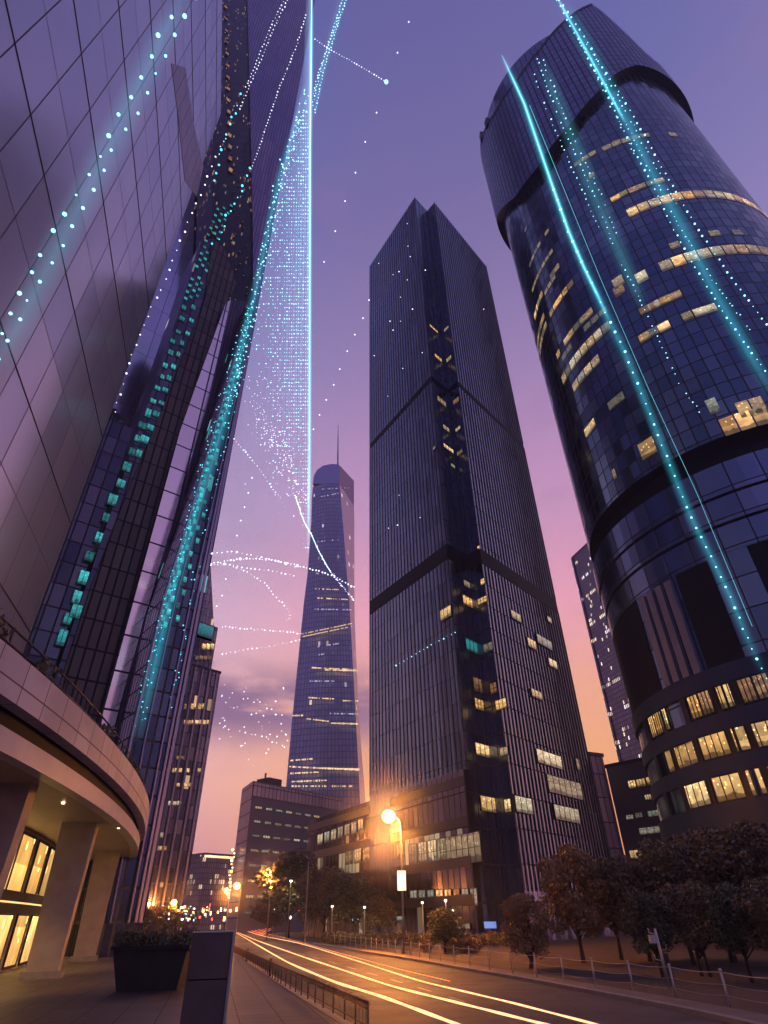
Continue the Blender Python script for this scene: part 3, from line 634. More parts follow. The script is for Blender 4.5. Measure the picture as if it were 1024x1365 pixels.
Gc = (-30.0, 84.8); Ga = (-64.0, 57.0)
plG = Plane(Ga, Gc)
inv = lambda pl, *qs: [pl.inv(*q) for q in qs]
uR = plG.L; vT = 450.0
M['g_strip'] = glass('ribbed_plum_glass', (.20, .15, .24), (.30, .23, .32), .9, 11, .10, (.05, .04, .08), .3, .012, big=(.13, .12, .26), bscale=.012, bmix=.6)
M['g_lav'] = glass('lavender_glass', (.40, .38, .50), (.52, .48, .58), 3.2, 8, .05, (.05, .05, .08), .16, .008, big=(.30, .30, .44), bscale=.02)
M['g_shaft'] = glass('shaft_glass', (.02, .02, .03), (.05, .045, .05), .45, 1.5, .07, (.008, .008, .01), .3, .02, lit=.05, litc=(1, .45, .18), lits=.3, rowk=.8, rowb=1.5, litc2=(1, .8, .6))
t = thing('ribbed_tower', 'very tall plum ribbed tower at top left, cut by a dark slit of gold windows', 'tower', (*Gc, 0))
s1 = inv(plG, (338, 432), (337, 300), (335, 200), (330, 0), (326, -150))
b = MB(); slab_poly(b, plG, [(s1[0][0], 0), (uR, 0), (uR, vT)]+s1[::-1], 22.0); b.build('facade', M['g_strip'], t)
sh = inv(plG, (316, 440), (300, 335), (284, 300), (285, 145), (297, 150), (300, 128), (293, 0), (288, -150))
b = MB(); slab_poly(b, plG, [(s1[0][0]-.02, s1[0][1])]+[(a-.02, c) for a, c in s1[1:]]+sh[::-1], 10.0, off=-.6); b.build('dark_shaft', M['g_shaft'], t)
for k in range(15):
    y = 8+k*15.5; x = 301.5+y*.03; (u0, v0) = plG.inv(x, y); window(t, plG, u0-.55, v0-1.6, u0+.55, v0+1.6, M['amber_dim'], 1, 2, off=-.5, frame=False)
for k in range(60):
    if k % 2: continue
    y = 190+k*4.0; x = rng.choice((311, 315, 321, 326, 330))+rng.uniform(-.6, .6)-(0 if y > 300 else 2); (u0, v0) = plG.inv(x, y); window(t, plG, u0-.15, v0-.55, u0+.15, v0+.55, M['pale_dim'] if k % 3 else M['amber_dim'], 1, 1, off=-.5, frame=False)
t = thing('glass_tower', 'lavender reflecting glass tower between the panel tower and the dark slit', 'tower', (*Ga, 0))
b = MB(); slab_poly(b, plG, [(-40, 0), (plG.inv(250, 480)[0], 0), (plG.inv(250, 480)[0], vT*.9), (-40, vT*.9)], 20, off=-11.5); b.build('facade', M['g_lav'], t)
# lower dark blocks in front of it
pl1 = Plane(Ga, Gc, 13.0)
M['b_dark'] = glass('sooty_glass', (.05, .055, .085), (.12, .11, .15), 1.5, 3.0, .10, (.012, .012, .018), .28, .05, lit=.006, litc=(.8, .8, .9), lits=.4)
M['b_conc'] = glass('dark_concrete_panels', (.065, .05, .055), (.12, .095, .09), 1.1, 3.6, .12, (.02, .017, .02), .5, .03, metal=.25, big=(.16, .115, .09), bscale=.03, bmix=.5)
uL = pl1.inv(178, 572)[0]; ub_ = pl1.inv(230, 440); mid = inv(pl1, (272, 400), (222, 530), (172, 650), (118, 790))
t = thing('dark_tower', 'dark tower with columns of teal windows beside the pink glass strip', 'tower', (*pl1.P(uL, 0)[:2], 0))
topl = inv(pl1, (240, 410), (268, 322), (282, 318))
b = MB(); slab_poly(b, pl1, [(uL, 0), (mid[3][0], 0)]+mid[::-1]+[topl[2], topl[1], topl[0]], 9.0); b.build('glass_wall', M['b_dark'], t)
rt = inv(pl1, (140, 940), (205, 690), (260, 520), (300, 410), (314, 380), (298, 332))
b = MB(); slab_poly(b, pl1, [(mid[3][0]+.01, 0), (rt[0][0], 0)]+rt+[(topl[2][0]+.01, topl[2][1])]+[(a+.01, c) for a, c in mid], 9.0, off=.35); b.build('concrete_wall', M['b_conc'], t)
tw = [(490, 20), (515, 20), (485, 50), (510, 55), (475, 85), (500, 90), (460, 110), (485, 115), (455, 140), (475, 145), (440, 175), (462, 178), (433, 205), (450, 208), (420, 235), (440, 240), (408, 270), (430, 275), (395, 302), (418, 305), (380, 335), (400, 340), (368, 370), (385, 372), (352, 405), (370, 410), (338, 445), (322, 490), (300, 533), (282, 580), (263, 633), (238, 683), (222, 740), (205, 792), (203, 830), (181, 850), (165, 900)]
pts = [(x/2, y/2+400) for x, y in tw]
for r_ in range(15):
    for c_ in range(3):
        if rng.random() < .8: pts.append((247+r_*3.1+c_*8+rng.uniform(-1, 1), 398-r_*8.5-c_*1.5))
for k, (x, y) in enumerate(pts):
    u0, v0 = pl1.inv(x, y); w_ = rng.uniform(.4, .65)*(1 if y > 540 else .8) if y > 400 else .3; h_ = rng.uniform(.6, 1.0)*(1 if y > 540 else .75) if y > 400 else .5
    onc = u0 > np.interp(v0, [m_[1] for m_ in mid[::-1]], [m_[0] for m_ in mid[::-1]])
    window(t, pl1, u0-w_, v0-h_, u0+w_, v0+h_, M['teal_win'], 2, 1, off=.40 if onc else .06, bar=.06)
ul0 = pl1.inv(118, 640)[0]
t = thing('dark_annex', 'lower dark block with a ragged roofline tucked beside the mirror panels', 'building', (*pl1.P(ul0, 0)[:2], 0))
tj = inv(pl1, (146, 556), (152, 552), (156, 560), (163, 558), (168, 566), (178, 569))
b = MB(); slab_poly(b, pl1, [(ul0, 0), (uL-.02, 0), (uL-.02, tj[5][1])]+tj[4::-1]+[(ul0, tj[0][1])], 8.0, off=-.3); b.build('wall', M['b_dark'], t)
for k in range(4):
    b = MB(); q = tj[k+1]; patch(b, pl1, q[0]-.5, q[1], q[0]+.3, q[1]+rng.uniform(.8, 2.4), -2.5, -.6); b.build('rooftop_unit', M['dark'], t)
# pink strip
pl2 = Plane(Ga, Gc, 15.0)
lf = inv(pl2, (139, 945), (180, 795), (240, 575), (262, 512), (302, 402)); rg = inv(pl2, (156, 955), (191, 829), (250, 628), (276, 540), (308, 400))
t = thing('mirror_strip_building', 'narrow leaning strip of bright pink mirror panels between two dark towers', 'building', (*pl2.P(lf[0][0], 0)[:2], 0))
b = MB(); slab_poly(b, pl2, [(lf[0][0], 0), (rg[0][0], 0)]+rg+lf[::-1], 2.0); b.build('facade', glass('pink_mirror', (.80, .62, .62), (.95, .76, .74), 3.6, 4.4, .12, (.06, .04, .06), .12, .01), t)
# dark ribbed tower
dl = [(150, 1100), (170, 990), (215, 800), (250, 690), (300, 520), (334, 400)]
cl = inv(pl2, *dl[1:])
t = thing('dark_ribbed_tower', 'dark ribbed tower between the pink mirror strip and the teal-lit tower', 'tower', (*pl2.P(rg[0][0], 0)[:2], 0))
b = MB(); slab_poly(b, pl2, [(rg[0][0]+.02, 0), (cl[0][0]+1.0, 0)]+[(a+1.0, c) for a, c in cl]+[(rg[-1][0]+.02, rg[-1][1])]+[(a+.02, c) for a, c in rg[-2::-1]], 8.0, off=.1)
b.build('facade', glass('plum_ribs', (.075, .06, .09), (.12, .095, .13), .55, 9, .09, (.02, .018, .03), .35, .02, metal=.7), t)
# teal-lit tower with the clean street corner
pl3 = Plane(Ga, Gc, 20.0)
de = inv(pl3, *dl); cr = pl3.inv(283, 740)[0]; ctop = pl3.inv(338, 438)
M['d_glass'] = glass('teal_lit_glass', (.04, .06, .11), (.09, .11, .18), .9, 2.6, .12, (.012, .015, .025), .2, .03, lit=.03, litc=(.05, .6, .65), lits=.45, rowk=.7, rowb=1.5, litc2=(.3, .8, .9))
t = thing('teal_lit_tower', 'tall tower at left whose sharp glass corner glitters with rows of teal windows', 'tower', (*pl3.P(cr, 0)[:2], 0))
b = MB(); slab_poly(b, pl3, [(de[0][0], 0), (cr, 0), (cr, ctop[1])]+de[::-1], 9.0); b.build('facade', M['d_glass'], t)
nw = 0
for k in range(66):
    y = 412+k*8.6; xl = float(np.interp(y, [q[1] for q in dl[::-1]], [q[0] for q in dl[::-1]])); xr = 493-(y+390)*.187
    for fr in ((.10, .24) if k % 2 else (.15, .42 if k % 4 else .5)):
        u0, v0 = pl3.inv(xl+(xr-xl)*(fr+rng.uniform(-.03, .03)), y)
        if nw < 100: window(t, pl3, u0-.22, v0-.42, u0+.22, v0+.42, M['teal_win'], 1, 1, off=.08, frame=False); nw += 1
fm = mat('pale_fin', (.34, .30, .42), .35, metal=.6)
for fr, w_ in ((.93, .16), (.84, .12), (.70, .07), (.05, .10), (.33, .05)):
    f = MB()
    for k in range(40):
        y0, y1 = 430+k*20, 450+k*20
        def at_(y):
            xl = float(np.interp(y, [q[1] for q in dl[::-1]], [q[0] for q in dl[::-1]])) if y < 1100 else 150-(y-1100)*.2
            return pl3.inv(xl+(493-(y+390)*.187-xl)*fr, y)
        (ua_, va_), (uc_, vc_) = at_(y0), at_(y1)
        if vc_ < 0: break
        f.face([pl3.P(ua_-w_, va_, .3), pl3.P(ua_+w_, va_, .3), pl3.P(uc_+w_, vc_, .3), pl3.P(uc_-w_, vc_, .3)]); f.face([pl3.P(ua_-w_, va_, .0), pl3.P(ua_-w_, va_, .3), pl3.P(uc_-w_, vc_, .3), pl3.P(uc_-w_, vc_, 0)]); f.face([pl3.P(ua_+w_, va_, .0), pl3.P(ua_+w_, va_, .3), pl3.P(uc_+w_, vc_, .3), pl3.P(uc_+w_, vc_, 0)])
    f.build('fin', fm, t)

# ------------------------------------------------------------------ far towers down the street
def pxbox(name, label, px0, px1, ytop, dist, depth, m, skew=.12, cat='building', zt=None, parts=True):
    a = PH(px0, ytop, dist); c = PH(px1, ytop, dist*(1+skew)); z = zt or a[2]
    pl = Plane(a[:2], c[:2]); t = thing(name, label, cat, (a[0], a[1], 0))
    b = MB(); slab_poly(b, pl, [(0, 0), (pl.L, 0), (pl.L, z), (0, z)], depth); b.build('wall', m, t)
    b = MB(); patch(b, pl, -.2, z, pl.L+.2, z+.6, -depth, .2); b.build('parapet', M['dark'], t)
    return t, pl, z
M['f_glass'] = glass('street_tower_glass', (.10, .095, .16), (.19, .16, .23), 1.3, 3.1, .10, (.02, .02, .03), .25, .03, lit=.003, litc=(1, .6, .28), lits=.7, rowk=.9, rowb=6)
t, plF, z = pxbox('street_tower', 'dark tower with rows of amber windows behind the teal-lit tower, teal screen near its top', 236, 296, 882, 150, 30, M['f_glass'], .04, 'tower')
b = MB(); a_, c_ = plF.inv(262, 826), plF.inv(293, 829); patch(b, plF, a_[0]-6, z+.6, c_[0], a_[1], -20, -.4); b.build('upper_block', M['f_glass'], t)
b = MB(); a_ = plF.inv(273, 841); patch(b, plF, a_[0]-2.6, a_[1]-1.9, a_[0]+2.6, a_[1]+1.9, -.4, -.1); b.uv = [[(p_[0], (p_[1]-a_[1]+1.9)/3.8) for p_ in f_] for f_ in b.uv]; scr = b.build('screen', room('teal_screen', (.03, .35, .45), .35, (.08, .5, .6), 2), t)
for x0, y0, x1, y1, m_ in ((264, 858, 286, 866, 'amber'), (260, 874, 283, 880, 'amber_dim'), (244, 938, 279, 946, 'amber'), (240, 960, 280, 966, 'amber'), (235, 1008, 246, 1013, 'amber_dim'), (228, 1024, 268, 1030, 'amber'), (230, 1044, 260, 1049, 'amber'), (224, 1068, 242, 1074, 'pale'), (193, 1110, 218, 1117, 'pale'), (196, 1128, 228, 1134, 'amber'), (198, 1176, 218, 1184, 'pale')):
    n = max(2, int((x1-x0)/5))
    pl_ = plF
    for k in range(n):
        if rng.random() < .85: win_px(t, pl_, x0+(x1-x0)*k/n, y0, x0+(x1-x0)*(k+.85)/n, y1, M[m_], 1, 1, off=.1 if y0 > 885 else .05, frame=False)
for u_ in np.linspace(1, plF.L-1, 6):
    b = MB(); patch(b, plF, u_-.2, 0, u_+.2, z, .001, .35); b.build('pier', fm, t)
t, pl_, z = pxbox('sliver_tower', 'dark pointed tower edge showing just right of the teal-lit tower', 262, 287, 828, 220, 20, M['f_glass'], .02, 'tower')
b = MB(); p_ = inv(pl_, (281, 752), (287, 828)); slab_poly(b, pl_, [(0, z), (p_[1][0], z), p_[0]], 10, off=-.1); b.build('roof_wedge', M['f_glass'], t)

# distant tapering tower with a mast
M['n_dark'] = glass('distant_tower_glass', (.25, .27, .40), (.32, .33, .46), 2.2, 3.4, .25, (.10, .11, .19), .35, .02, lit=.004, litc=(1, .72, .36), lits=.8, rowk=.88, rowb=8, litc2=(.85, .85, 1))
M['n_skylit'] = glass('distant_tower_skylit_side', (.70, .55, .62), (.82, .62, .68), 2.2, 3.4, .15, (.4, .3, .4), .4, .02, metal=.25, lit=.006, litc=(1, .8, .6), lits=1.2, rowk=.9, rowb=10)  # pink sky light on the side face put into its base colour
t = thing('tapering_tower', 'distant waisted skyscraper with flared foot, rounded roof and thin mast', 'tower', (-35, 360, 0))
rows_ = [(1225, 361, 486, 493), (1050, 381, 479, 487), (960, 389, 474.5, 480), (880, 397, 470, 476), (800, 405, 465.5, 473), (760, 410, 462, 472.5), (720, 413, 459, 472.5), (690, 415, 456.5, 472.5), (660, 416, 454, 472.5), (645, 417, 452.5, 472)]
Yn = 350
def lv(y, x, Y): q = PY(x, y, Y); return q
bf, bs, bk = MB(), MB(), MB()
lev = []
for y, xl, xm, xr in rows_:
    zq = PY(xm, y, Yn)[2] if y < 1225 else 0
    # find pixel rows for equal height on the three corners
    def at_z(x, Y, z):
        yy = y
        for _ in range(20):
            q = PY(x, yy, Y); yy += (q[2]-z)*.8
        return PY(x, yy, Y)
    L_ = at_z(xl, Yn+4, zq); M_ = at_z(xm, Yn, zq); R_ = at_z(xr, Yn+30, zq); lev.append((L_, M_, R_))
nz_ = 12
for (L0, M0, R0), (L1, M1, R1) in zip(lev, lev[1:]):
    for k in range(6):
        def arc(L, Mm, f_): # slightly bowed front
            q = L+(Mm-L)*f_; q = q.copy(); q[1] -= 5*4*f_*(1-f_)*.6; return q
        f0, f1 = k/6, (k+1)/6
        w0 = 42
        bf.face([arc(L0, M0, f0), arc(L0, M0, f1), arc(L1, M1, f1), arc(L1, M1, f0)], [(w0*f0, L0[2]), (w0*f1, L0[2]), (w0*f1, L1[2]), (w0*f0, L1[2])], 0, True)
    bs.face([M0, R0, R1, M1], [(0, M0[2]), (30, R0[2]), (30, R1[2]), (0, M1[2])])
    B0, B1 = L0+np.array([10, 40, 0]), L1+np.array([10, 40, 0]); bk.face([R0, B0, B1, R1]); bk.face([B0, L0, L1, B1])
bf.build('front_facade', M['n_dark'], t); bs.build('side_facade', M['n_skylit'], t); bk.build('rear_facade', M['n_dark'], t)
Lt, Mt, Rt = lev[-1]; b = MB()
arcp = [PY(x, y, Yn+2) for x, y in ((417, 645), (418.5, 634), (423, 626), (431, 620.5), (441, 618.5), (448, 618.6), (452.4, 620), (452.5, 645))]
arcb = [q+np.array([4, 25, 0]) for q in arcp]
b.face(arcp[::-1]); b.face(arcb)
for i in range(len(arcp)-1): b.face([arcp[i], arcp[i+1], arcb[i+1], arcb[i]])
b.build('crown', mat('crown_glass', (.24, .27, .45), .35, metal=.9, noise=(.30, .32, .5), scale=.05), t)
b = MB(); q0, q1_, q2_ = PY(452.6, 620, Yn+1), PY(472, 641, Yn+30), PY(472, 646, Yn+30); b.face([lev[-1][1], lev[-1][2], q1_, q0]); b.face([lev[-1][2], arcb[3], q1_]); b.build('crown_side', M['n_skylit'], t)
b = MB(); mb_ = PY(450.3, 632, Yn+14); mt_ = PY(450.9, 566, Yn+14); b.tube([mb_, mb_+(mt_-mb_)*.6, mt_], [.75, .45, .15], 6); b.build('mast', M['dark'], t)
M['gold'] = glow('gold_row', (1, .66, .30), 1.6); M['silver'] = glow('silver_row', (.8, .75, 1), .9)
plN = Plane(lev[1][0][:2], lev[1][1][:2], 3)
b = MB()
for x in np.arange(404, 470, 1.9):
    for dy_ in (-2.2, 1.6):
        if rng.random() < .85: q = PY(x, 847-(x-404)*.21+dy_, Yn-4); b.box(q, (.3, 0, 0), (0, .1, 0), (0, 0, .28))
b.build('light_band', glow('gold_band', (1, .62, .2), 1.5), t)
for y, x0, x1, sl, pr, g_ in ((652, 430, 468, -.05, .4, 0), (662, 428, 452, -.2, .5, 0), (722, 424, 452, -.1, .4, 0), (764, 420, 450, .05, .4, 0), (785, 421, 452, .03, .8, 1), (797, 421, 470, .05, .6, 1), (812, 420, 470, .02, .6, 0), (862, 424, 452, -.15, .6, 0), (873, 424, 448, -.15, .5, 0), (890, 416, 476, .05, .8, 1), (893, 434, 478, .03, .9, 1), (908, 414, 446, 0, .5, 0), (930, 412, 446, .05, .8, 1), (934, 456, 478, .02, .7, 1), (951, 436, 478, .02, .5, 0), (954, 390, 404, -.02, .8, 1), (958, 408, 440, .12, .8, 1), (964, 442, 478, .03, .9, 1), (1014, 386, 420, -.08, .6, 1), (1022, 386, 480, .05, .7, 1), (1024, 430, 480, .03, .95, 1), (1031, 388, 425, -.05, .8, 1), (1042, 390, 440, -.04, .7, 1), (1048, 388, 470, 0, .5, 1)):
    b = MB()
    for x in np.arange(x0, x1, 1.5):
        if rng.random() < pr: q = PY(x, y+(x-x0)*sl, Yn-5); b.box(q, (.26*rng.uniform(.5, 1.2), 0, 0), (0, .1, 0), (0, 0, rng.uniform(.2, .5)))
    b.build('light_band', M['gold'] if g_ else M['silver'], t)

# office block and small neighbours beyond the lamp
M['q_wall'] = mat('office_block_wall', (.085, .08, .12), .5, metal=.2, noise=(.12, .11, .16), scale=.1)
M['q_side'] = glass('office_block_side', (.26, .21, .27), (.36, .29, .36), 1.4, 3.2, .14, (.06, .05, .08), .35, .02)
qa = PH(338, 1041, 170); qc = PH(456, 1061, 195); ql = PH(324, 1046, 182)
t = thing('office_block', 'mid-rise slab with pale lit window dashes and light side wall, left of the podium', 'building', (*qa[:2], 0)); zq = qa[2]
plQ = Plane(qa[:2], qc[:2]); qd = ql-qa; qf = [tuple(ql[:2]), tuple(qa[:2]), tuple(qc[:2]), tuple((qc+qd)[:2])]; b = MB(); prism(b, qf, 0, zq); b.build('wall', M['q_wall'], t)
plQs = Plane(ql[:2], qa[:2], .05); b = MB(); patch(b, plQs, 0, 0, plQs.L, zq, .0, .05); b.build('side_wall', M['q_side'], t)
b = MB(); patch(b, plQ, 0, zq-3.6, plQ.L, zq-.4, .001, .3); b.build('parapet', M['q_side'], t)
b = MB(); patch(b, plQ, 8, zq, 13, zq+2.4, -8, -3); patch(b, plQ, 9, zq+2.4, 9.3, zq+4.0, -6, -5.6); b.build('rooftop_unit', M['dark'], t)
for r_ in range(8):
    for c_ in range(7):
        if r_ > 5 and c_ > 3: continue
        u_ = 1.5+c_*3.7; v_ = zq-6.2-r_*3.25
        if v_ > 1 and u_ < plQ.L-2: window(t, plQ, u_, v_-.35, u_+2.3, v_+.35, M['pale_dim'] if (r_+c_) % 3 else M['pale'], 3, 1, off=.06, bar=.12)
t, pl_, z = pxbox('far_office', 'far low block speckled with white lights at the end of the street', 273, 312, 1139, 270, 20, glass('speckled_glass', (.16, .13, .18), (.22, .18, .24), 1.0, 1.8, .2, (.05, .04, .06), .4, .02, lit=.10, litc=(1, .75, .5), lits=1.0, rowk=.5, rowb=1), .03)
b = MB(); patch(b, pl_, 0, z-.9, pl_.L, z-.2, 0, .4); b.build('roof_lights', glow('roof_light', (1, .6, .3), 2.5), t)
for i, (x0, x1, yt, d, lb) in enumerate(((252, 259, 1180, 600, 'tiny far tower nearest the street tower on the horizon'), (260, 271, 1196, 480, 'tiny far slab at the end of the road'), (244, 253, 1204, 420, 'tiny low far block beside the foot of the street tower'), (292, 303, 1187, 560, 'tiny far block rising behind the orange lamps'))):
    pxbox('far_block', lb, x0, x1, yt, d, 15, M['f_glass'], .02)
# behind and right of the central tower
M['s_glass'] = glass('speckled_tower', (.13, .11, .18), (.2, .17, .25), 1.0, 1.7, .2, (.05, .05, .08), .3, .02, lit=.09, litc=(1, .7, .4), lits=1.3, rowk=.72, rowb=3, litc2=(.9, .85, 1))
t, pl_, z = pxbox('speckled_tower', 'slim distant tower full of tiny lights between the central and round towers', 763, 850, 744, 235, 25, M['s_glass'], -.12, 'tower')
b = MB(); patch(b, pl_, -.4, 0, .5, z, -.5, .5); b.build('corner_fin', M['s_glass'], t)
t, pl_, z = pxbox('side_annex', 'small dark block against the right foot of the central tower', 786, 803, 1007, 118, 10, M['k_base'], .02)
pxbox_T = pxbox('linking_block', 'low dark block with amber top-floor windows between central and round towers', 808, 905, 1024, 128, 14, mat('linking_wall', (.08, .08, .13), .45, metal=.3, noise=(.11, .105, .16), scale=.2), -.05)
t, pl_, z = pxbox_T
for r_ in ((838, 1040, 848, 1051, 'amber'), (849, 1038, 861, 1049, 'amber'), (862, 1035, 876, 1046, 'amber'), (860, 1059, 869, 1067, 'pale'), (871, 1056, 882, 1065, 'pale'), (835, 1086, 845, 1093, 'pale_dim'), (847, 1083, 857, 1091, 'pale_dim'), (864, 1080, 880, 1089, 'pale_dim'), (852, 1102, 884, 1112, 'pale_dim'), (840, 1133, 858, 1145, 'pale')): win_px(t, pl_, *r_[:4], M[r_[4]], 3, 1, off=.08)
# ------------------------------------------------------------------ curved lobby building on the left
pts_ = np.array([PZ(*q, 9)[:2] for q in ((0, 925), (60, 965), (120, 1010), (170, 1060), (194, 1100))])
A3 = np.c_[2*pts_, np.ones(5)]; sol = np.linalg.lstsq(A3, (pts_**2).sum(1), rcond=None)[0]; LC = sol[:2]; LR = math.sqrt(sol[2]+LC@LC)
lb = Cyl(LC, LR); cI, wI = Cyl(LC, LR-2.7), Cyl(LC, LR-6.4)
ul, uh = lb.inv(0, 925)[0]-26, lb.inv(193, 1090)[0]+34
def arcring(name, c, z0, z1, m, t, o=0.0, o2=None, n=60, close=True):
    b = MB(); o2 = o-.3 if o2 is None else o2
    for k in range(n):
        a, d = ul+(uh-ul)*k/n, ul+(uh-ul)*(k+1)/n
        b.face([c.P(a, z0, o), c.P(d, z0, o), c.P(d, z1, o), c.P(a, z1, o)], [(a, z0), (d, z0), (d, z1), (a, z1)], 0, True)
        b.face([c.P(a, z0, o2), c.P(d, z0, o2), c.P(d, z0, o), c.P(a, z0, o)], [(a, 0), (d, 0), (d, 1), (a, 1)]); b.face([c.P(a, z1, o), c.P(d, z1, o), c.P(d, z1, o2), c.P(a, z1, o2)], [(a, 0), (d, 0), (d, 1), (a, 1)])
    for a in (ul, uh): b.face([c.P(a, z0, o2), c.P(a, z0, o), c.P(a, z1, o), c.P(a, z1, o2)])
    return b.build(name, m, t)
t = thing('lobby_building', 'curved stone lobby building at lower left with flared canopy, tall piers and amber windows', 'building', (*lb.P(lb.inv(66, 965)[0], 0)[:2], 0))
M['fascia'] = glass('fascia_panels', (.60, .53, .58), (.72, .65, .68), 2.0, 2.4, .03, (.16, .12, .14), .38, .01, metal=.0, big=(.40, .34, .37), bscale=.35, bmix=.5)
M['fascia2'] = mat('lower_fascia', (.50, .46, .52), .4, noise=(.62, .57, .62), scale=.5)
arcring('canopy_fascia', lb, 9.0, 10.5, M['fascia'], t, 0, -.6)
arcring('canopy_reveal', lb, 8.25, 9.05, M['black'], t, -.75, -1.2)
arcring('lower_fascia', lb, 7.55, 8.3, M['fascia2'], t, -.30, -.9)
b = MB(); n = 60
for k in range(n):
    a, d = ul+(uh-ul)*k/n, ul+(uh-ul)*(k+1)/n; b.face([lb.P(a, 7.62, -8), lb.P(d, 7.62, -8), lb.P(d, 7.62, -.5), lb.P(a, 7.62, -.5)])
b.build('soffit', M['soffit'], t)
b = MB()
for k in range(n):
    a, d = ul+(uh-ul)*k/n, ul+(uh-ul)*(k+1)/n; b.face([lb.P(a, 10.4, -.2), lb.P(d, 10.4, -.2), lb.P(d, 10.4, -20), lb.P(a, 10.4, -20)])
b.build('roof', M['dark'], t)
arcring('wall', wI, 0.1, 7.6, M['stone'], t, 0, -.4)
cpos = [cI.inv(0, 1092)[0], cI.inv(84, 1195)[0]-.2, cI.inv(131, 1195)[0]-.2]
cpos = [cpos[0]-10, cpos[0]] + cpos[1:] + [cpos[2]+14, cpos[2]+30]
for k, u_ in enumerate(cpos):
    U_, N_ = cI.frame(u_); c0 = cI.P(u_, 0); b = MB()
    # tapered blade pier: wider face below the canopy
    for z0, z1, w0, w1, d0, d1 in ((.1, 7.62, .34, .42, .80, 1.0),):
        q = [c0+U_*sx*w_+N_*sy*d_+Z3*z_ for z_, w_, d_ in ((z0, w0, d0), (z1, w1, d1)) for sx, sy in ((-1, -1), (1, -1), (1, 1), (-1, 1))]
        b.quads(q, [(3, 2, 1, 0), (4, 5, 6, 7), (0, 1, 5, 4), (1, 2, 6, 5), (2, 3, 7, 6), (3, 0, 4, 7)])
    cc = b.build('pier', M['stone'], t)
    b = MB(); b.box(c0+Z3*.28, U_*.50, N_*1.0, Z3*.17); b.build('plinth', M['kerb'], cc)
# amber glazing between the piers
def glz(x0, x1, yb, n, t=t):
    ua, ub2 = wI.inv(x0, yb)[0], wI.inv(x1, yb)[0]
    for k in range(n):
        a = ua+(ub2-ua)*k/n; d = ua+(ub2-ua)*(k+.74)/n
        for z0, z1 in ((.3, 3.1), (4.2, 7.3)):
            window(t, wI, a, z0, d, z1, M['lobby_light'], 1, 1, off=.06, bar=.16)
    b = MB(); patch(b, wI, ua-.4, 3.1, ub2+.2, 4.2, .01, .35, nu=4); tr = b.build('transom', M['dark'], t)
    b = MB(); patch(b, wI, ua-.2, 3.62, ub2, 3.70, .36, .42, nu=4); b.build('trim_light', glow('trim_light', (1, .6, .2), 1.6), tr)
glz(-70, -8, 1240, 4); glz(-6, 62, 1225, 4); glz(104, 124, 1200, 2); glz(150, 165, 1200, 1)
for px, py in ((84, 1071), (158, 1104), (20, 1062)):
    q = PZ(px, py, 7.55); b = MB(); b.tube([q+Z3*.05, q-Z3*.02], .08, 12); dl_ = b.build('downlight', glow('downlight', (1, .7, .35), 8), t)
for u_ in (cpos[1]-4, (cpos[1]+cpos[2])/2, (cpos[2]+cpos[3])/2, cpos[3]+5):
    q = wI.P(u_, 6.9, 2.2); L = bpy.data.lights.new('downlight_lamp', 'SPOT'); L.energy = 2000; L.color = (1, .52, .18); L.spot_size = R(110); L.spot_blend = .8; L.shadow_soft_size = .15
    lo = bpy.data.objects.new('downlight_lamp', L); COL.objects.link(lo); lo.location = q; lo.parent = t; lo.matrix_parent_inverse = Matrix.Translation(-t.location)
ORD = 'first second third fourth fifth sixth seventh eighth ninth tenth eleventh twelfth thirteenth fourteenth fifteenth sixteenth seventeenth'.split()
# roof railing with planting
t = thing('roof_railing', 'dark railing running round the edge of the curved canopy roof', 'railing', (*lb.P(ul, 0)[:2], 10.5))
b = MB(); rp = [lb.P(ul+(uh-ul)*k/80, 0, -.55) for k in range(81)]
for z in (10.95, 11.5): b = MB(); b.tube([p+Z3*z for p in rp], .045, 6); b.build('rail', M['dark'], t)
nn = 0
for k in range(64):
    p = lb.P(ul+(uh-ul)*(k+.5)/64, 0, -.55); b = MB(); b.tube([p+Z3*10.35, p+Z3*11.55], .05, 5); b.build('post', M['dark'], t)

# ------------------------------------------------------------------ plants
def leafmesh(blobs, n, size, seed, flat=.0):
    rg = random.Random(seed); b = MB(); tot = sum(r[0]*r[1]*r[2] for _, r in blobs)
    for c, r in blobs:
        for _ in range(int(n*r[0]*r[1]*r[2]/tot)):
            while True:
                d = np.array([rg.uniform(-1, 1) for _ in range(3)]); l = np.linalg.norm(d)
                if .25 < l < 1: break
            d = d*(.72+.28*rg.random())/l*l**.4
            p = np.array(c)+d*np.array(r)
            a = np.array([rg.gauss(0, 1) for _ in range(3)]); a /= np.linalg.norm(a); e = np.cross(a, [rg.gauss(0, 1) for _ in range(3)]); e /= np.linalg.norm(e)
            s = size*rg.uniform(.6, 1.3)
            b.face([p-a*s, p+e*s*.55, p+a*s, p-e*s*.55])
    return b
def crown_blobs(rg, h, w, base, n=22):
    bl = []
    for k in range(n):
        f = (k+.5)/n; z = base+(h-base)*f; rr_ = w*math.sin(math.pi*min(.90, .26+.62*f))**.6
        an = k*2.4+rg.uniform(-.5, .5); rad = rr_*rg.uniform(.35, .8); s = w*rg.uniform(.30, .46)
        bl.append(((math.cos(an)*rad, math.sin(an)*rad, z), (s, s, s*.8)))
    return bl
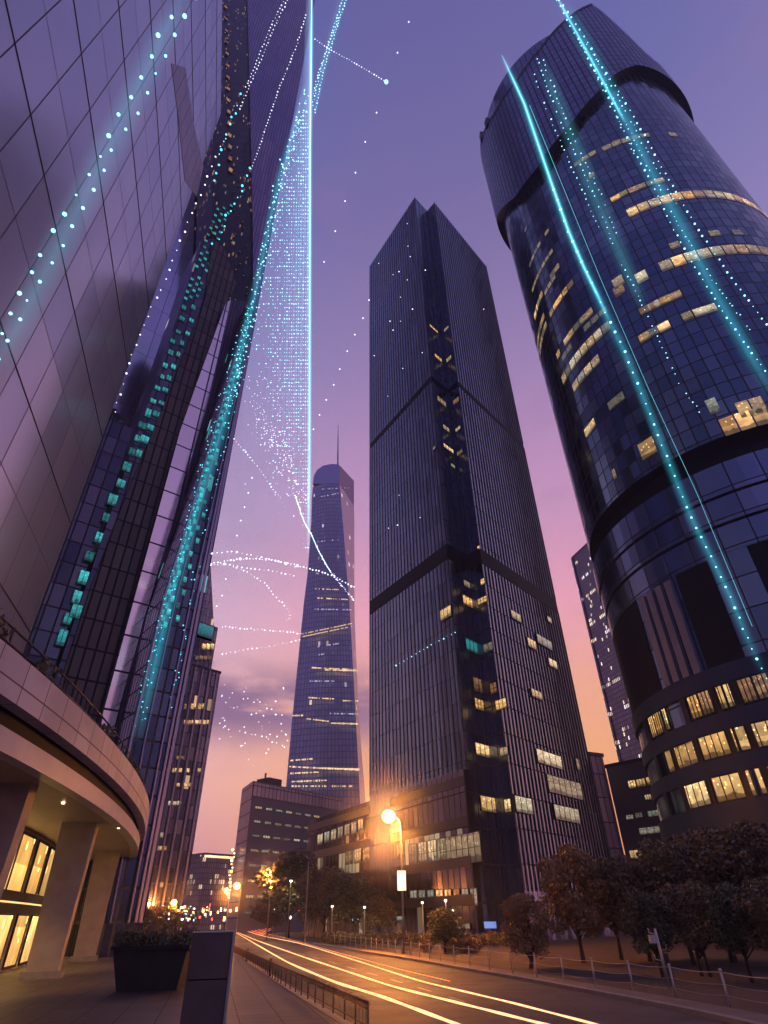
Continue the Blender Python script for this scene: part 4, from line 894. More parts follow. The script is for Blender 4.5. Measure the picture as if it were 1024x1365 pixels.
def make_tree(seed, h, w, base, m, leaves=5200, size=.17, trunks=1):
    rg = random.Random(seed); t = thing('tree', 'x', 'tree')
    b = MB(); bl = crown_blobs(rg, h-w*.3, w, base+w*.25)
    for j in range(trunks):
        ox = rg.uniform(-.5, .5)*(trunks > 1); lean = rg.uniform(-.25, .25)
        b.tube([(ox, 0, -.1), (ox+lean*.3, .1*lean, base*.6), (ox+lean, lean, base+w*.5), (ox*.3+lean, 0, h*.75)], [.17, .13, .10, .03], 7)
        for c, r in bl[:9]: z0 = base*rg.uniform(.75, 1.3); b.tube([(ox*.5+lean*.5, 0, z0), (c[0]*.5, c[1]*.5, (z0+c[2])/2+.2), c], [.07, .05, .02], 5)
    b.build('trunk', M['bark'], t)
    leafmesh(bl, leaves, size, seed).build('crown', m, t)
    return t
tA = make_tree(1, 8.0, 2.9, 1.9, M['leaf'], 7500, .15); tB = make_tree(2, 8.0, 3.2, 1.7, M['leaf'], 7500, .15, trunks=2); tC = make_tree(3, 5.0, 1.7, .5, M['leaf_lit_dry'], 5000, .11); tD = make_tree(5, 8, 2.6, 1.6, M['leaf_lit_dry'], 8500, .13); tE = make_tree(6, 8, 2.8, 2.0, M['leaf_green'])
protos = {'A': tA, 'B': tB, 'C': tC, 'D': tD, 'E': tE}; usedp = set()
PH_ = {'A': 8.0, 'B': 8.0, 'C': 5.0, 'D': 8.0, 'E': 8.0}
def tree(kind, px, ytop, d, label, group='trees behind the roadside fence', rz=0.0, wide=1.0):
    q = PH(px, ytop, d); s = q[2]/PH_[kind]*.97; wide *= 1.12; o = protos[kind]
    if kind in usedp: o = copy_tree(o)
    usedp.add(kind); o.location = (q[0], q[1], 0); o.rotation_euler = (0, 0, rz); o.scale = (s*wide, s*wide, s); o['label'] = label; o['group'] = group
    return o
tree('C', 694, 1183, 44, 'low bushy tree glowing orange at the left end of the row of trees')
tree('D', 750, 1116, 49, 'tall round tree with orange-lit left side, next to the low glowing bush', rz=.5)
tree('A', 800, 1135, 52, 'dark tree with thin bare trunks just right of the orange-lit round tree', rz=1.0)
tree('B', 838, 1128, 50, 'dark tree directly behind the leaning utility pole', rz=2.0)
tree('A', 880, 1108, 47, 'tall dark tree just right of the leaning utility pole', rz=2.6)
tree('B', 925, 1096, 50, 'dark tree under the round tower canopy, second from the right of the row', rz=4.1)
tree('A', 968, 1088, 45, 'dark broad tree at the foot of the round tower near the right edge', rz=5.0, wide=1.1)
tree('B', 1018, 1078, 44, 'dark tree cut by the right edge of the photo', rz=.9, wide=1.1)
tree('E', 855, 1180, 38, 'smaller dark-green tree in front of the row, nearest the leaning pole', rz=3.3)
tree('B', 905, 1165, 39, 'smaller dark tree in front of the row, two trees right of the leaning pole', rz=5.5)
tree('E', 962, 1172, 36, 'smaller front-row tree left of the one nearest the right edge', rz=1.2)
tree('A', 1012, 1160, 35, 'front-row dark tree nearest the right edge behind the fence', rz=4.4)
tree('E', 590, 1207, 62, 'small bushy tree right of the tall orange street lamp', 'trees in front of the podium', rz=2, wide=1.5)
tree('E', 392, 1128, 118, 'large street tree in front of the office block', 'trees in front of the podium', wide=1.15)
tree('B', 436, 1146, 104, 'dark street tree left of the podium corner', 'trees in front of the podium', rz=1.7)
tree('E', 472, 1160, 96, 'broad dark tree under the amber podium windows', 'trees in front of the podium', rz=3.0, wide=1.3)
tree('A', 505, 1190, 92, 'low dark tree left of the tall orange street lamp', 'trees in front of the podium', rz=4.0, wide=1.3)
for i, (x, y, d) in enumerate(((176, 1196, 105), (200, 1203, 120), (225, 1206, 150), (250, 1208, 180), (345, 1202, 190), (330, 1206, 230), (360, 1196, 150))):
    tree('AB'[i % 2], x, y, d, ('dark street tree nearest the lobby building', 'dark street tree left of the foot of the street tower', 'dark street tree at the foot of the street tower', 'small dark tree where the road vanishes', 'dark tree below the office block side wall', 'small far tree left of the office block', 'dark tree below the middle of the office block')[i], 'far street trees', rz=i, wide=1.6)
# hedges behind the fence
def hedge(name, pts, h, w, m, label, n=4000, size=.11, seed=3):
    bl = []; rg = random.Random(seed)
    for (x0, y0), (x1, y1) in zip(pts, pts[1:]):
        L = math.dist((x0, y0), (x1, y1)); k = max(1, int(L/(w*.9)))
        for i in range(k): f = (i+.5)/k; bl.append(((x0+(x1-x0)*f+rg.uniform(-.3, .3), y0+(y1-y0)*f, h*.5), (w*.75, w*.6, h*.5*rg.uniform(.75, 1.2))))
    o = leafmesh(bl, n, size, seed).build(name, m); return tag(o, label, 'hedge')
hp = [tuple(PZ(x, 1262-i*.5)[:2]) for i, x in enumerate((690, 650, 600, 560, 520, 490, 460, 430))]
hedge('hedge', [(a*1.0, c) for a, c in hp], 1.3, 1.6, M['leaf'], 'long low dark hedge between the fence and the podium building', 9000, .14)
hedge('hedge', [tuple(PZ(x, 1270)[:2]) for x in (640, 610, 585, 560)], 1.0, 1.0, M['leaf_lit_dry'], 'low brown shrubs on the bank near the orange street lamp', 2600, .10, 5)
for i, (u_, s_) in enumerate(((8, 1), (14, .8), (19, 1.2), (24, 1), (29, .9), (33, 1.2), (38, 1), (43, 1.1), (48, .9))):
    q = lb.P(ul+u_+6, 0, -1.2); bl = [((q[0]+rng.uniform(-.8, .8), q[1]+rng.uniform(-1, 1), 10.5+s_*rng.uniform(.2, .6)), (.7, .9, .45*s_)) for _ in range(4)]
    tag(leafmesh(bl, 420, .13, i+20).build('roof_shrub', M['leaf']), '%s dark shrub clump along the canopy roof railing, counted from the near end' % ORD[i], 'shrub', 'shrubs on the canopy roof')

# planter and slab in the foreground
pc = PZ(197, 1326)[:2]; pz_ = PY(197, 1262, pc[1])[2]
U_ = np.array([1.0, .02, 0]); V_ = np.array([-.02, 1.0, 0]); wB = 80*PXM((pc[0], pc[1], 0))/2; wT = 99*PXM((pc[0], pc[1], pz_))/2
t = thing('planter', 'big dark tapered planter box full of low shrubs beside the lobby steps', 'planter', (*pc, .12))
c0 = np.array([pc[0], pc[1], 0]); c1_ = np.array([PY(202, 1262, pc[1])[0], pc[1], 0]); c0 = np.array([PY(194, 1326, pc[1])[0], pc[1], 0])
b = MB(); q = [c0+U_*sx*wB+V_*(sy+1)*wB*.8+Z3*.12 for sx, sy in ((-1, -1), (1, -1), (1, 1), (-1, 1))]+[c1_+U_*sx*wT+V_*((sy+1)*wB*.8+(.12 if sy > 0 else -.12))+Z3*(pz_-.08) for sx, sy in ((-1, -1), (1, -1), (1, 1), (-1, 1))]
b.quads(q, [(3, 2, 1, 0), (0, 1, 5, 4), (1, 2, 6, 5), (2, 3, 7, 6), (3, 0, 4, 7), (4, 5, 6, 7)]); b.build('box', M['planter'], t)
for (p_, r_) in ((4, 5), (5, 6), (6, 7), (7, 4)):
    a, c = q[p_], q[r_]; d = (c-a)/2; e = np.cross(d/np.linalg.norm(d), Z3); b = MB(); b.box((a+c)/2+Z3*.05, d*1.03, e*.09, Z3*.07); b.build('rim', M['dark'], t)
b = MB(); b.face([x-Z3*.02 for x in q[4:]]); b.build('soil', M['earth'], t)
rg = random.Random(4); bl = [((c1_[0]+rg.uniform(-wT, wT), c1_[1]+wB*.8+rg.uniform(-1, 1), pz_+rg.uniform(.05, .30)), (.45, .45, rg.uniform(.25, .42))) for _ in range(26)]
b = leafmesh(bl, 4200, .075, 9)
for k in range(260):
    p = np.array([c1_[0]+rg.uniform(-wT, wT), c1_[1]+rg.uniform(0, 1.6*wB), pz_]); h_ = rg.uniform(.35, 1.0); d = np.array([rg.uniform(-.15, .15), rg.uniform(-.15, .15), h_]); e = np.array([.015, .01, 0]); b.face([p-e, p+e, p+d])
tag(b.build('shrub', M['leaf_green']), 'low spiky shrubs growing out of the big dark planter', 'shrub')
d_ = 13.0; a, c = PH(257, 1244, d_), PH(311, 1241, d_*1.0); zt = min(a[2], c[2]); t = thing('totem_slab', 'plain dark upright slab with a bright metal right edge, standing on the pavement', 'slab', ((a[0]+c[0])/2, a[1], .12))
plT = Plane(a[:2], c[:2]); zj = plT.inv(275, 1306)[1]
b = MB(); slab_poly(b, plT, [(0, .12), (plT.L, .12), (plT.L, zj-.01), (0, zj-.01)], .28); b.build('lower_panel', M['slab'], t)
b = MB(); slab_poly(b, plT, [(0, zj+.01), (plT.L, zj+.01), (plT.L, zt), (0, zt)], .28); b.build('upper_panel', M['slab'], t)
b = MB(); slab_poly(b, plT, [(.02, .12), (plT.L-.02, .12), (plT.L-.02, zt-.02), (.02, zt-.02)], .22, off=-.03); b.build('core', M['black'], t)
b = MB(); patch(b, plT, plT.L+.002, .12, plT.L+.045, zt+.02, -.30, .02); b.build('edge_trim', M['steel'], t)
b = MB(); patch(b, plT, 0, zt+.002, plT.L, zt+.02, -.28, .01); b.build('cap', M['steel'], t)

# ------------------------------------------------------------------ fences
fpx = [(975, 1347), (903, 1334.5), (846, 1326), (795, 1319), (753, 1312), (716, 1306), (684, 1300.5), (653.5, 1295), (627, 1290), (606, 1286.5), (588, 1283.5), (573, 1281), (560, 1278.5), (548, 1276.5), (537, 1274.7), (527, 1273), (518, 1271.5), (510, 1270), (502, 1268.7), (495, 1267.5), (488, 1266.2), (481, 1265), (474, 1263.8), (467, 1262.6), (460, 1261.5), (453, 1260.4), (446, 1259.3), (440, 1258.3)]
t = thing('roadside_fence', 'long low post and wire fence along the far kerb of the road', 'fence', (*G(975, 1347), 0))
fps = [np.array([*G(x, y), .1]) for x, y in fpx]; d0 = fps[0]-fps[1]; fps = [fps[0]+d0*2, fps[0]+d0]+fps
fh = .86
for k, p in enumerate(fps):
    ln = np.array([.03*math.sin(k*3.1), 0, 0]); b = MB(); b.tube([p-Z3*.1, p+Z3*fh+ln], .038, 7); b.ball(p+Z3*(fh+.03)+ln, .055); post = b.build('post', M['galv'], t)
for z, r_ in ((fh-.02, .014), (fh*.62, .008), (fh*.3, .008)):
    b = MB(); pts = []
    for a, c in zip(fps, fps[1:]):
        for f_ in (0, .25, .5, .75): pts.append(a+(c-a)*f_+Z3*(z-.05*math.sin(math.pi*f_)))
    pts.append(fps[-1]+Z3*z); b.tube(pts, r_, 5); b.build('wire', M['galv'], t)
b = MB(); wires = MB()
for a, c in zip(fps, fps[1:]):
    L = np.linalg.norm(c-a); k = int(min(16, L/.18))
    for i in range(k): q = a+(c-a)*i/k; wires.tube([q, q+Z3*(fh-.06)], .003, 3, caps=False)
wires.build('mesh_panel', M['rust'], t)
# railing along the near pavement
rpx = [(311, 1260), (330, 1268), (352, 1278), (376, 1289), (403, 1300), (432, 1312), (460, 1323), (491, 1337)]
rh = .62; rp = [PZ(x, y, rh+.12) for x, y in rpx]
t = thing('pavement_railing', 'worn dark iron railing with twigs on its top rail at the pavement edge', 'railing', (*rp[-1][:2], .12))
dense = []
for a, c in zip(rp, rp[1:]):
    n = max(1, int(np.linalg.norm(c-a)/1.1))
    for i in range(n): dense.append(a+(c-a)*i/n)
dense.append(rp[-1])
for z, r_ in ((0, .028), (-.12, .012), (-.46, .016)): b = MB(); b.tube([p+Z3*z for p in dense], r_, 6); b.build('rail', M['rust'], t)
for i, p in enumerate(dense):
    big = i in (int(len(dense)*.3), int(len(dense)*.62)); b = MB(); b.tube([p*np.array([1, 1, 0])+Z3*.1, p+Z3*(.03+(.12 if big else 0))], .07 if big else .022, 7); b.build('post', M['rust'], t)
b = MB()
for a, c in zip(dense, dense[1:]):
    L = np.linalg.norm(c-a); k = int(L/.15)
    for i in range(1, k): q = a+(c-a)*i/k; b.tube([q*np.array([1, 1, 0])+Z3*.28, q-Z3*.01], .007, 4, caps=False)
b.build('infill_bars', M['rust'], t)  # separate upright infill bars between the rails
b = MB(); rg = random.Random(8)
for p, q in zip(dense[-7:], dense[-6:]):
    for _ in range(110):
        s_ = p+(q-p)*rg.random()+Z3*rg.uniform(-.13, .03)+np.array([rg.uniform(-.05, .05), rg.uniform(-.05, .05), 0]); d = np.array([rg.gauss(0, .1), rg.gauss(0, .1), rg.gauss(0, .05)]); b.tube([s_, s_+d], .004, 3, caps=False); e = np.array([rg.gauss(0, .02) for _ in range(3)]); b.face([s_+d, s_+d+e, s_+d+e+np.array([.01, .015, .02])])
tag(b.build('creeper', M['leaf_lit_dry']), 'dry leafy creeper tangled over the near end of the iron railing', 'plant')

# ------------------------------------------------------------------ lamps, poles, small lights
mb2 = MB(); mb2.ball((0, 0, 0), 6.5, seg=20, ring=14); mm_ = bpy.data.materials.new('halo_volume'); mm_.use_nodes = True; mn = mm_.node_tree; mn.nodes.clear()  # scattering ball added around the brighter orange lamps to make their halo
mo_ = N(mn, 'ShaderNodeOutputMaterial'); mv = N(mn, 'ShaderNodeVolumePrincipled'); mv.inputs['Color'].default_value = (.95, .9, .85, 1); mt_c = N(mn, 'ShaderNodeTexCoord'); ml_ = N(mn, 'ShaderNodeVectorMath', operation='LENGTH'); mn.links.new(mt_c.outputs['Object'], ml_.inputs[0])
mn.links.new(MATH(mn, 'MULTIPLY', MATH(mn, 'POWER', MATH(mn, 'SUBTRACT', 1.0, MATH(mn, 'DIVIDE', ml_.outputs['Value'], 6.5), clamp=True), 1.5), .024), mv.inputs['Density']); mn.links.new(mv.outputs[0], mo_.inputs['Volume'])
halo0 = mb2.build('lamp_halo', mm_); halo_used = []
def lamp(name, label, px, py, d, kind='orange', group=None, arm=0.0, r=.16, power=0, polem=None, base=None):
    q = PH(px, py, d); t = thing(name, label, 'street lamp', (q[0], q[1], 0), group)
    foot = np.array([q[0]+arm, q[1], 0.0])
    b = MB(); b.tube([foot, foot+Z3*(q[2]-.9), foot+Z3*(q[2]-.35)-np.array([arm*.12, 0, 0]), q+Z3*.12-np.array([-.25*np.sign(arm) if arm else 0, 0, 0])], [.10, .07, .06, .045], 8); b.build('pole', polem or M['galv'], t)
    b = MB()
    if arm: b.box(q+Z3*.14, (.42, 0, 0), (0, .16, 0), (0, 0, .06))
    else: b.tube([q+Z3*.25, q+Z3*.05], [.08, .22], 8)
    b.build('housing', M['dark'], t)
    b = MB(); b.ball(q-Z3*.02, r, seg=12, ring=8, sq=.9); b.build('bulb', M['lamp_'+{'orange': 'orange', 'small': 'small', 'white': 'white'}[kind]], t)
    if power:
        L = bpy.data.lights.new('bulb_light', 'SPOT'); L.energy = power; L.spot_size = R(162); L.spot_blend = .12; L.color = (1, .32, .06) if kind != 'white' else (1, .9, .7); L.shadow_soft_size = .3
        lo = bpy.data.objects.new('bulb_light', L); COL.objects.link(lo); lo.location = q-Z3*(r+.12); lo.parent = t; lo.matrix_parent_inverse = Matrix.Translation(-t.location); L.shadow_soft_size = .12
        if kind != 'white':
            L = bpy.data.lights.new('bulb_glow', 'POINT'); L.energy = 11000 if power > 9000 else 4500; L.color = (1, .32, .05); L.shadow_soft_size = .2
            lo = bpy.data.objects.new('bulb_glow', L); COL.objects.link(lo); lo.location = q+np.array([0, -r-.35, 0]); lo.parent = t; lo.matrix_parent_inverse = Matrix.Translation(-t.location)
            mo2 = halo0 if not halo_used else halo0.copy()
            if halo_used: COL.objects.link(mo2)
            halo_used.append(mo2); mo2.location = q; tag(mo2, kind='stuff')
    return t, q
t, q = lamp('street_lamp', 'tallest street lamp, bright orange bulb on a pale pole in front of the central tower', 518, 1088, 63, 'orange', arm=1.15, r=.66, power=15000)
q = PH(535.5, 1174, 62.9); b = MB(); b.box(q, (.42, 0, 0), (0, .12, 0), (0, 0, .80)); sg = thing('pole_sign', 'small glowing white box sign fixed halfway up the tall orange street lamp', 'sign', tuple(q)); b.build('housing', M['galv'], sg)
b = MB(); b.box(q-np.array([0, .13, 0]), (.37, 0, 0), (0, .01, 0), (0, 0, .75)); b.build('face', M['signbox'], sg)
for px, py, d, k, a, rr_, lbl, pw in ((357, 1163, 118, 'small', .7, .58, 'orange street lamp in front of the office block', 5000), (316, 1181, 160, 'small', .9, .75, 'orange street lamp left of the office block foot', 7000), (302, 1187, 205, 'small', .8, .7, 'smaller orange street lamp just left of the office block lamps', 5000), (334, 1187, 180, 'small', .8, .34, 'faint orange street lamp under the office block side wall', 0), (181, 1190, 118, 'small', .7, .5, 'orange street lamp nearest the lobby building', 6000), (232, 1203, 150, 'small', .7, .6, 'orange street lamp at the foot of the street tower', 6000), (216, 1203, 158, 'small', .7, .17, 'smaller orange street lamp just left of the one at the street tower foot', 0), (188, 1205, 135, 'small', .6, .17, 'low orange street lamp below the one nearest the lobby', 0), (276, 1197, 300, 'small', .8, .3, 'tiny orange street lamp at the vanishing end of the road', 0), (266, 1203, 330, 'small', .8, .3, 'tiniest orange street lamp beside the far slab', 0)):
    lamp('street_lamp', lbl, px, py, d, k, 'orange street lamps', a, rr_, pw)
for px, py, d, rr_, lbl, pw in ((388, 1174, 112, .20, 'white globe lamp below the large street tree', 500), (361, 1185, 116, .2, 'yellowish lamp beside the orange lamp of the office block', 0), (443, 1208, 92, .15, 'white globe lamp left of the podium trees', 400), (486, 1209, 88, .15, 'white globe lamp in front of the podium shopfront', 400), (563, 1203, 80, .13, 'white globe lamp just right of the tall orange lamp', 300), (594, 1200, 78, .15, 'brightest white globe lamp in front of the podium entrance', 400), (604, 1213, 80, .13, 'low white globe lamp beside the podium entrance', 0), (420, 1216, 120, .12, 'small globe lamp behind the white pole', 0), (366, 1212, 150, .14, 'small globe lamp under the middle of the office block', 0)):
    lamp('globe_lamp', lbl, px, py, d, 'white', 'white globe lamps', 0, rr_, pw)
t = thing('flag_pole', 'bare white pole standing between the two podium street trees', 'pole', (*PH(409, 1150, 95)[:2], 0)); q = PH(411.5, 1150, 95); b = MB(); b.tube([(q[0], q[1], 0), (q[0], q[1], q[2])], [.10, .06], 7); b.build('shaft', M['galv'], t); b = MB(); b.ball(q, .12); b.build('finial', M['galv'], t)
t = thing('light_mast', 'string of bright white lights climbing a mast at the office block left corner', 'mast', (*PH(311, 1150, 178)[:2], 0)); q = PH(312, 1133, 178); b = MB(); b.tube([(q[0], q[1], 0), tuple(q)], [.12, .05], 6); b.build('shaft', M['dark'], t)
for k in range(14): b = MB(); p = q*(np.array([1, 1, 0]))+Z3*(q[2]*(1-.045*k)); b.ball(p+np.array([rng.uniform(-.3, .3), -.3, 0]), .16 if k % 3 else .3, seg=6, ring=4); b.build('bulb', M['lamp_white' if k % 2 else 'lamp_small'], t)
# leaning utility pole behind the fence
a, c = PZ(893, 1318), None; d_ = math.hypot(a[0], a[1]); top = PH(873, 1238, d_); t = thing('utility_pole', 'thin leaning utility pole with brackets and a small box behind the fence', 'pole', (a[0], a[1], 0))
b = MB(); b.tube([a, a+(top-a)*.5, top], [.07, .065, .05], 8); b.build('shaft', M['galv'], t)
ax = (top-a)/np.linalg.norm(top-a); p = a+(top-a)*.82; b = MB(); b.box(p+np.array([-.22, -.05, 0]), (.14, 0, 0), (0, .1, 0), ax*.14); b.build('signal_box', M['galv'], t)
for f_, s_ in ((.9, -1), (.62, 1), (.45, -1)): p = a+(top-a)*f_; b = MB(); b.tube([p, p+np.array([.28*s_, 0, .05]), p+np.array([.30*s_, 0, .22])], .025, 5); b.build('bracket', M['galv'], t)
b = MB(); p = a+(top-a)*.35; b.box(p+np.array([.16, -.06, 0]), (.07, 0, 0), (0, .07, 0), ax*.45); b.build('cable_box', M['dark'], t)
# small lights of shops and cars around the street's end
cols = [M['lamp_small'], M['lamp_white'], M['lamp_cool'], glow('shop_blue', (.3, .6, 1), 4), glow('tail_red', (1, .08, .04), 6), M['pale']]
sb = [MB() for _ in cols]
for i in range(150):
    q = PH(rng.uniform(172, 262), rng.uniform(1207, 1228), rng.uniform(125, 190)); sb[rng.choice((0, 0, 1, 2, 2, 3, 5, 5, 5, 5))].box(q, (rng.uniform(.05, .18), 0, 0), (0, .05, 0), (0, 0, rng.uniform(.05, .16)))
for i in range(60):
    q = PH(rng.uniform(264, 400), rng.uniform(1205, 1226), rng.uniform(130, 260)); sb[rng.choice((0, 1, 5, 5, 4))].box(q, (rng.uniform(.08, .18), 0, 0), (0, .05, 0), (0, 0, rng.uniform(.08, .4)))
alls = MB()
for i, s_ in enumerate(sb): alls.quads(s_.v, s_.f, None, i)
tag(alls.build('city_lights', cols), 'swarm of tiny shop, window and car lights around the far end of the street', 'lights', kind='stuff')
# ------------------------------------------------------------------ streaks of traffic light on the road
def smoothpx(P, n=60):
    P = np.array(P, float); d = np.r_[0, np.cumsum(np.linalg.norm(np.diff(P, axis=0), axis=1))]; t = np.linspace(0, d[-1], n); Q = np.c_[np.interp(t, d, P[:, 0]), np.interp(t, d, P[:, 1])]
    for _ in range(5): Q[1:-1] = (Q[:-2]+2*Q[1:-1]+Q[2:])/4
    return Q
def trail(pix, z, r0, m, label, zj=0.0):
    Q = smoothpx(pix, 70); P = [PZ(x, y, z) for x, y in Q]; b = MB(); b.tube(P, [r0*(1+.15*math.sin(i*.7)) for i in range(len(P))], 6)
    tag(b.build('light_streak', m), label, 'light streak', 'streaks of traffic light over the road')
tz = .45
T1 = [(288, 1232), (300, 1237), (311, 1241), (345, 1261), (385, 1284), (448, 1310), (508, 1328), (608, 1365), (700, 1402)]
T2 = [(292, 1232), (306, 1238), (337, 1252), (411, 1278), (523, 1315), (680, 1354), (760, 1374)]
T3 = [(296, 1231.5), (318, 1238), (348, 1248), (396, 1256), (467, 1278), (560, 1308), (680, 1336), (800, 1367), (880, 1388)]
T4 = [(330, 1240), (372, 1248), (450, 1270), (540, 1294), (600, 1308)]
def sh_(T, dy, dx=0): return [(x+dx, y+dy) for x, y in T]
for T, dy, r_, m_, lb_ in ((T1, 0, .034, 'trail_w', 'brightest amber streak of all, nearest the pavement'), (T1, -3, .007, 'trail_o', 'thin orange streak hugging the thick nearest one'), (T2, 0, .027, 'trail_w', 'middle white-orange streak of the three main ones'), (T2, 2.5, .007, 'trail_o', 'hair-thin orange streak just below the middle one'), (T3, 0, .022, 'trail_w', 'main streak farthest from the pavement'), (T3, -3, .007, 'trail_o', 'hair-thin orange streak above the farthest main one'), (T4, 0, .008, 'trail_o', 'short faint orange streak fading out in mid road'), (T1, 9, .012, 'trail_o', 'soft orange streak on the pavement side of the brightest one'), (T2, 7, .010, 'trail_w', 'thin pale streak between the middle and nearest streaks'), (T3, -8, .012, 'trail_o', 'soft orange streak above the farthest main one'), (T1, 5, .006, 'trail_r', 'hair-thin red streak just inside the brightest amber streak'), (T2, -6, .005, 'trail_r', 'hair-thin red streak above the middle streak'), (T3, 5, .006, 'trail_o', 'hair-thin orange streak below the farthest main one'), (T1, -9, .005, 'trail_o', 'faintest orange streak between the near and middle streaks')):
    trail(T, tz, r_, M[m_], lb_)
for i in range(7):
    T = [(280+i*2.5, 1231.4), (302+i*4, 1234.6-i*.3), (325+i*4.5, 1240-i*.9), (350+i*2, 1247-i*1.3)]
    trail(T, .6+.08*i, .03 if i % 2 else .02, M['trail_r' if i % 3 else 'trail_o'], ('red tail-light streak', 'orange streak')[i % 3 == 0]+' on the far bend of the road, %s outwards from the pavement' % ORD[i])

# ------------------------------------------------------------------ strings and sheets of light in the air
def polypx(P, step):
    P = np.array(P, float); d = np.r_[0, np.cumsum(np.linalg.norm(np.diff(P, axis=0), axis=1))]; n = max(2, int(d[-1]/step)); t = np.linspace(0, d[-1], n)
    return np.c_[np.interp(t, d, P[:, 0]), np.interp(t, d, P[:, 1])]
def bezier(P, n=24):
    if len(P) < 3: return P
    P = np.array(P, float); d = np.r_[0, np.cumsum(np.linalg.norm(np.diff(P, axis=0), axis=1))]; t = np.linspace(0, d[-1], n*len(P)); Q = np.c_[np.interp(t, d, P[:, 0]), np.interp(t, d, P[:, 1])]
    for _ in range(n): Q[1:-1] = (Q[:-2]+2*Q[1:-1]+Q[2:])/4
    return Q
_pm = {}
def string(label, paths, d, step, rpx, m, group='strings of light points in the air', jit=.4, dfun=None, parent=None, star=0, name='light_string', wire=False, keep=1.0):
    rg = random.Random(len(label)*7+len(paths)); P_ = []
    for P in paths:
        for i, (x, y) in enumerate(polypx(bezier(P), step)):
            if rg.random() > keep: continue
            q = PD(x+rg.gauss(0, jit), y+rg.gauss(0, jit), d); P_.append((q, .82*rpx*PXM(q)*rg.choice((.6, .8, 1, 1, 1.25))*(1.7 if star and i % star == 0 else 1)))
    ball_ = rpx > 1.25
    if len(P_) > 100:
        b = MB()
        for q, r in P_: (b.ball(q, r, seg=6, ring=4) if ball_ else b.octa(q, r*1.1))
        return tag(b.build(name, M[m]), label, 'light string', group, 'stuff')
    t = thing(name, label, 'light string', tuple(P_[0][0]), group); key = (ball_, m)
    if key not in _pm:
        b = MB(); b.ball((0, 0, 0), 1, seg=7, ring=5) if ball_ else b.octa((0, 0, 0), 1.1)
        o = b.build('light_point', M[m]); _pm[key] = o.data; bpy.data.objects.remove(o)
    for q, r in P_:
        o = bpy.data.objects.new('light_point', _pm[key]); COL.objects.link(o); o.parent = t; o.matrix_parent_inverse = Matrix.Translation(-t.location); o.location = q; o.scale = (r, r, r)
    return t
def sheet(label, L, Rr, d, m, name='light_beam', dl=None):
    """a thin upright ribbon of light hung between two surveyed edges"""
    n = 60; A_ = polypx(L, 1e9) if False else None
    def rs(P):
        P = np.array(P, float); dd = np.r_[0, np.cumsum(np.linalg.norm(np.diff(P, axis=0), axis=1))]; t = np.linspace(0, dd[-1], n); return np.c_[np.interp(t, dd, P[:, 0]), np.interp(t, dd, P[:, 1])]
    a, c = rs(L), rs(Rr); b = MB(); K = 6
    for i in range(n-1):
        for k in range(K):
            f0, f1 = k/K, (k+1)/K
            q = [PD(*(a[i+ii]*(1-f)+c[i+ii]*f), d+(dl or 0)*f) for ii, f in ((0, f0), (0, f1), (1, f1), (1, f0))]
            v0, v1 = 1-i/(n-1), 1-(i+1)/(n-1); b.face(q, [(f0, v0), (f1, v0), (f1, v1), (f0, v1)], 0, True)
    return tag(b.build(name, M[m]), label, 'light beam', 'sheets of light')
# over the mirror panels
wl = [(248, -12), (180, 130), (110, 262), (28, 420), (-40, 560)]
def offp(P, dx, dy=0): return [(x+dx, y+dy) for x, y in P]
string('double row of large teal points slanting over the mirror panels', [[(243, -4), (222, 32), (176, 128), (150, 170), (118, 234), (72, 308), (30, 390), (-12, 470)], [(262, -4), (236, 42), (206, 100), (182, 152), (156, 190), (120, 262), (80, 330), (40, 400), (0, 480)]], 34, 27, 2.9, 'cyan2', jit=1.5)
sheet('broad faint teal beam over the mirror panels at upper left', [(228, -20), (100, 225), (-40, 500)], [(272, -20), (165, 220), (20, 500)], 34.5, 'veil_soft')
string('thin white string of points curling down across the mirror panels', [[(300, 185), (288, 205), (275, 240), (258, 280), (240, 320), (220, 375), (200, 415), (180, 460), (165, 510), (153, 550)]], 50, 13, 1.35, 'white_dot', jit=1.0)
string('double dotted string rising from the dark slit to the top edge', [[(383, 0), (366, 35), (350, 75), (331, 118), (320, 145)], [(380, -2), (362, 33), (346, 73), (328, 116)]], 62, 4.6, .9, 'white_dot')
string('teal points stepping down across the dark slit', [[(322, 130), (310, 158), (300, 185), (290, 215), (286, 240)], [(334, 225), (326, 245), (315, 270), (300, 295), (285, 330)]], 62, 9, 1.6, 'cyan', jit=2)
string('dotted white string crossing the plum ribbed tower', [[(408, 20), (395, 62), (375, 110), (360, 152), (345, 198), (335, 225)]], 62, 4.2, .95, 'white_dot')
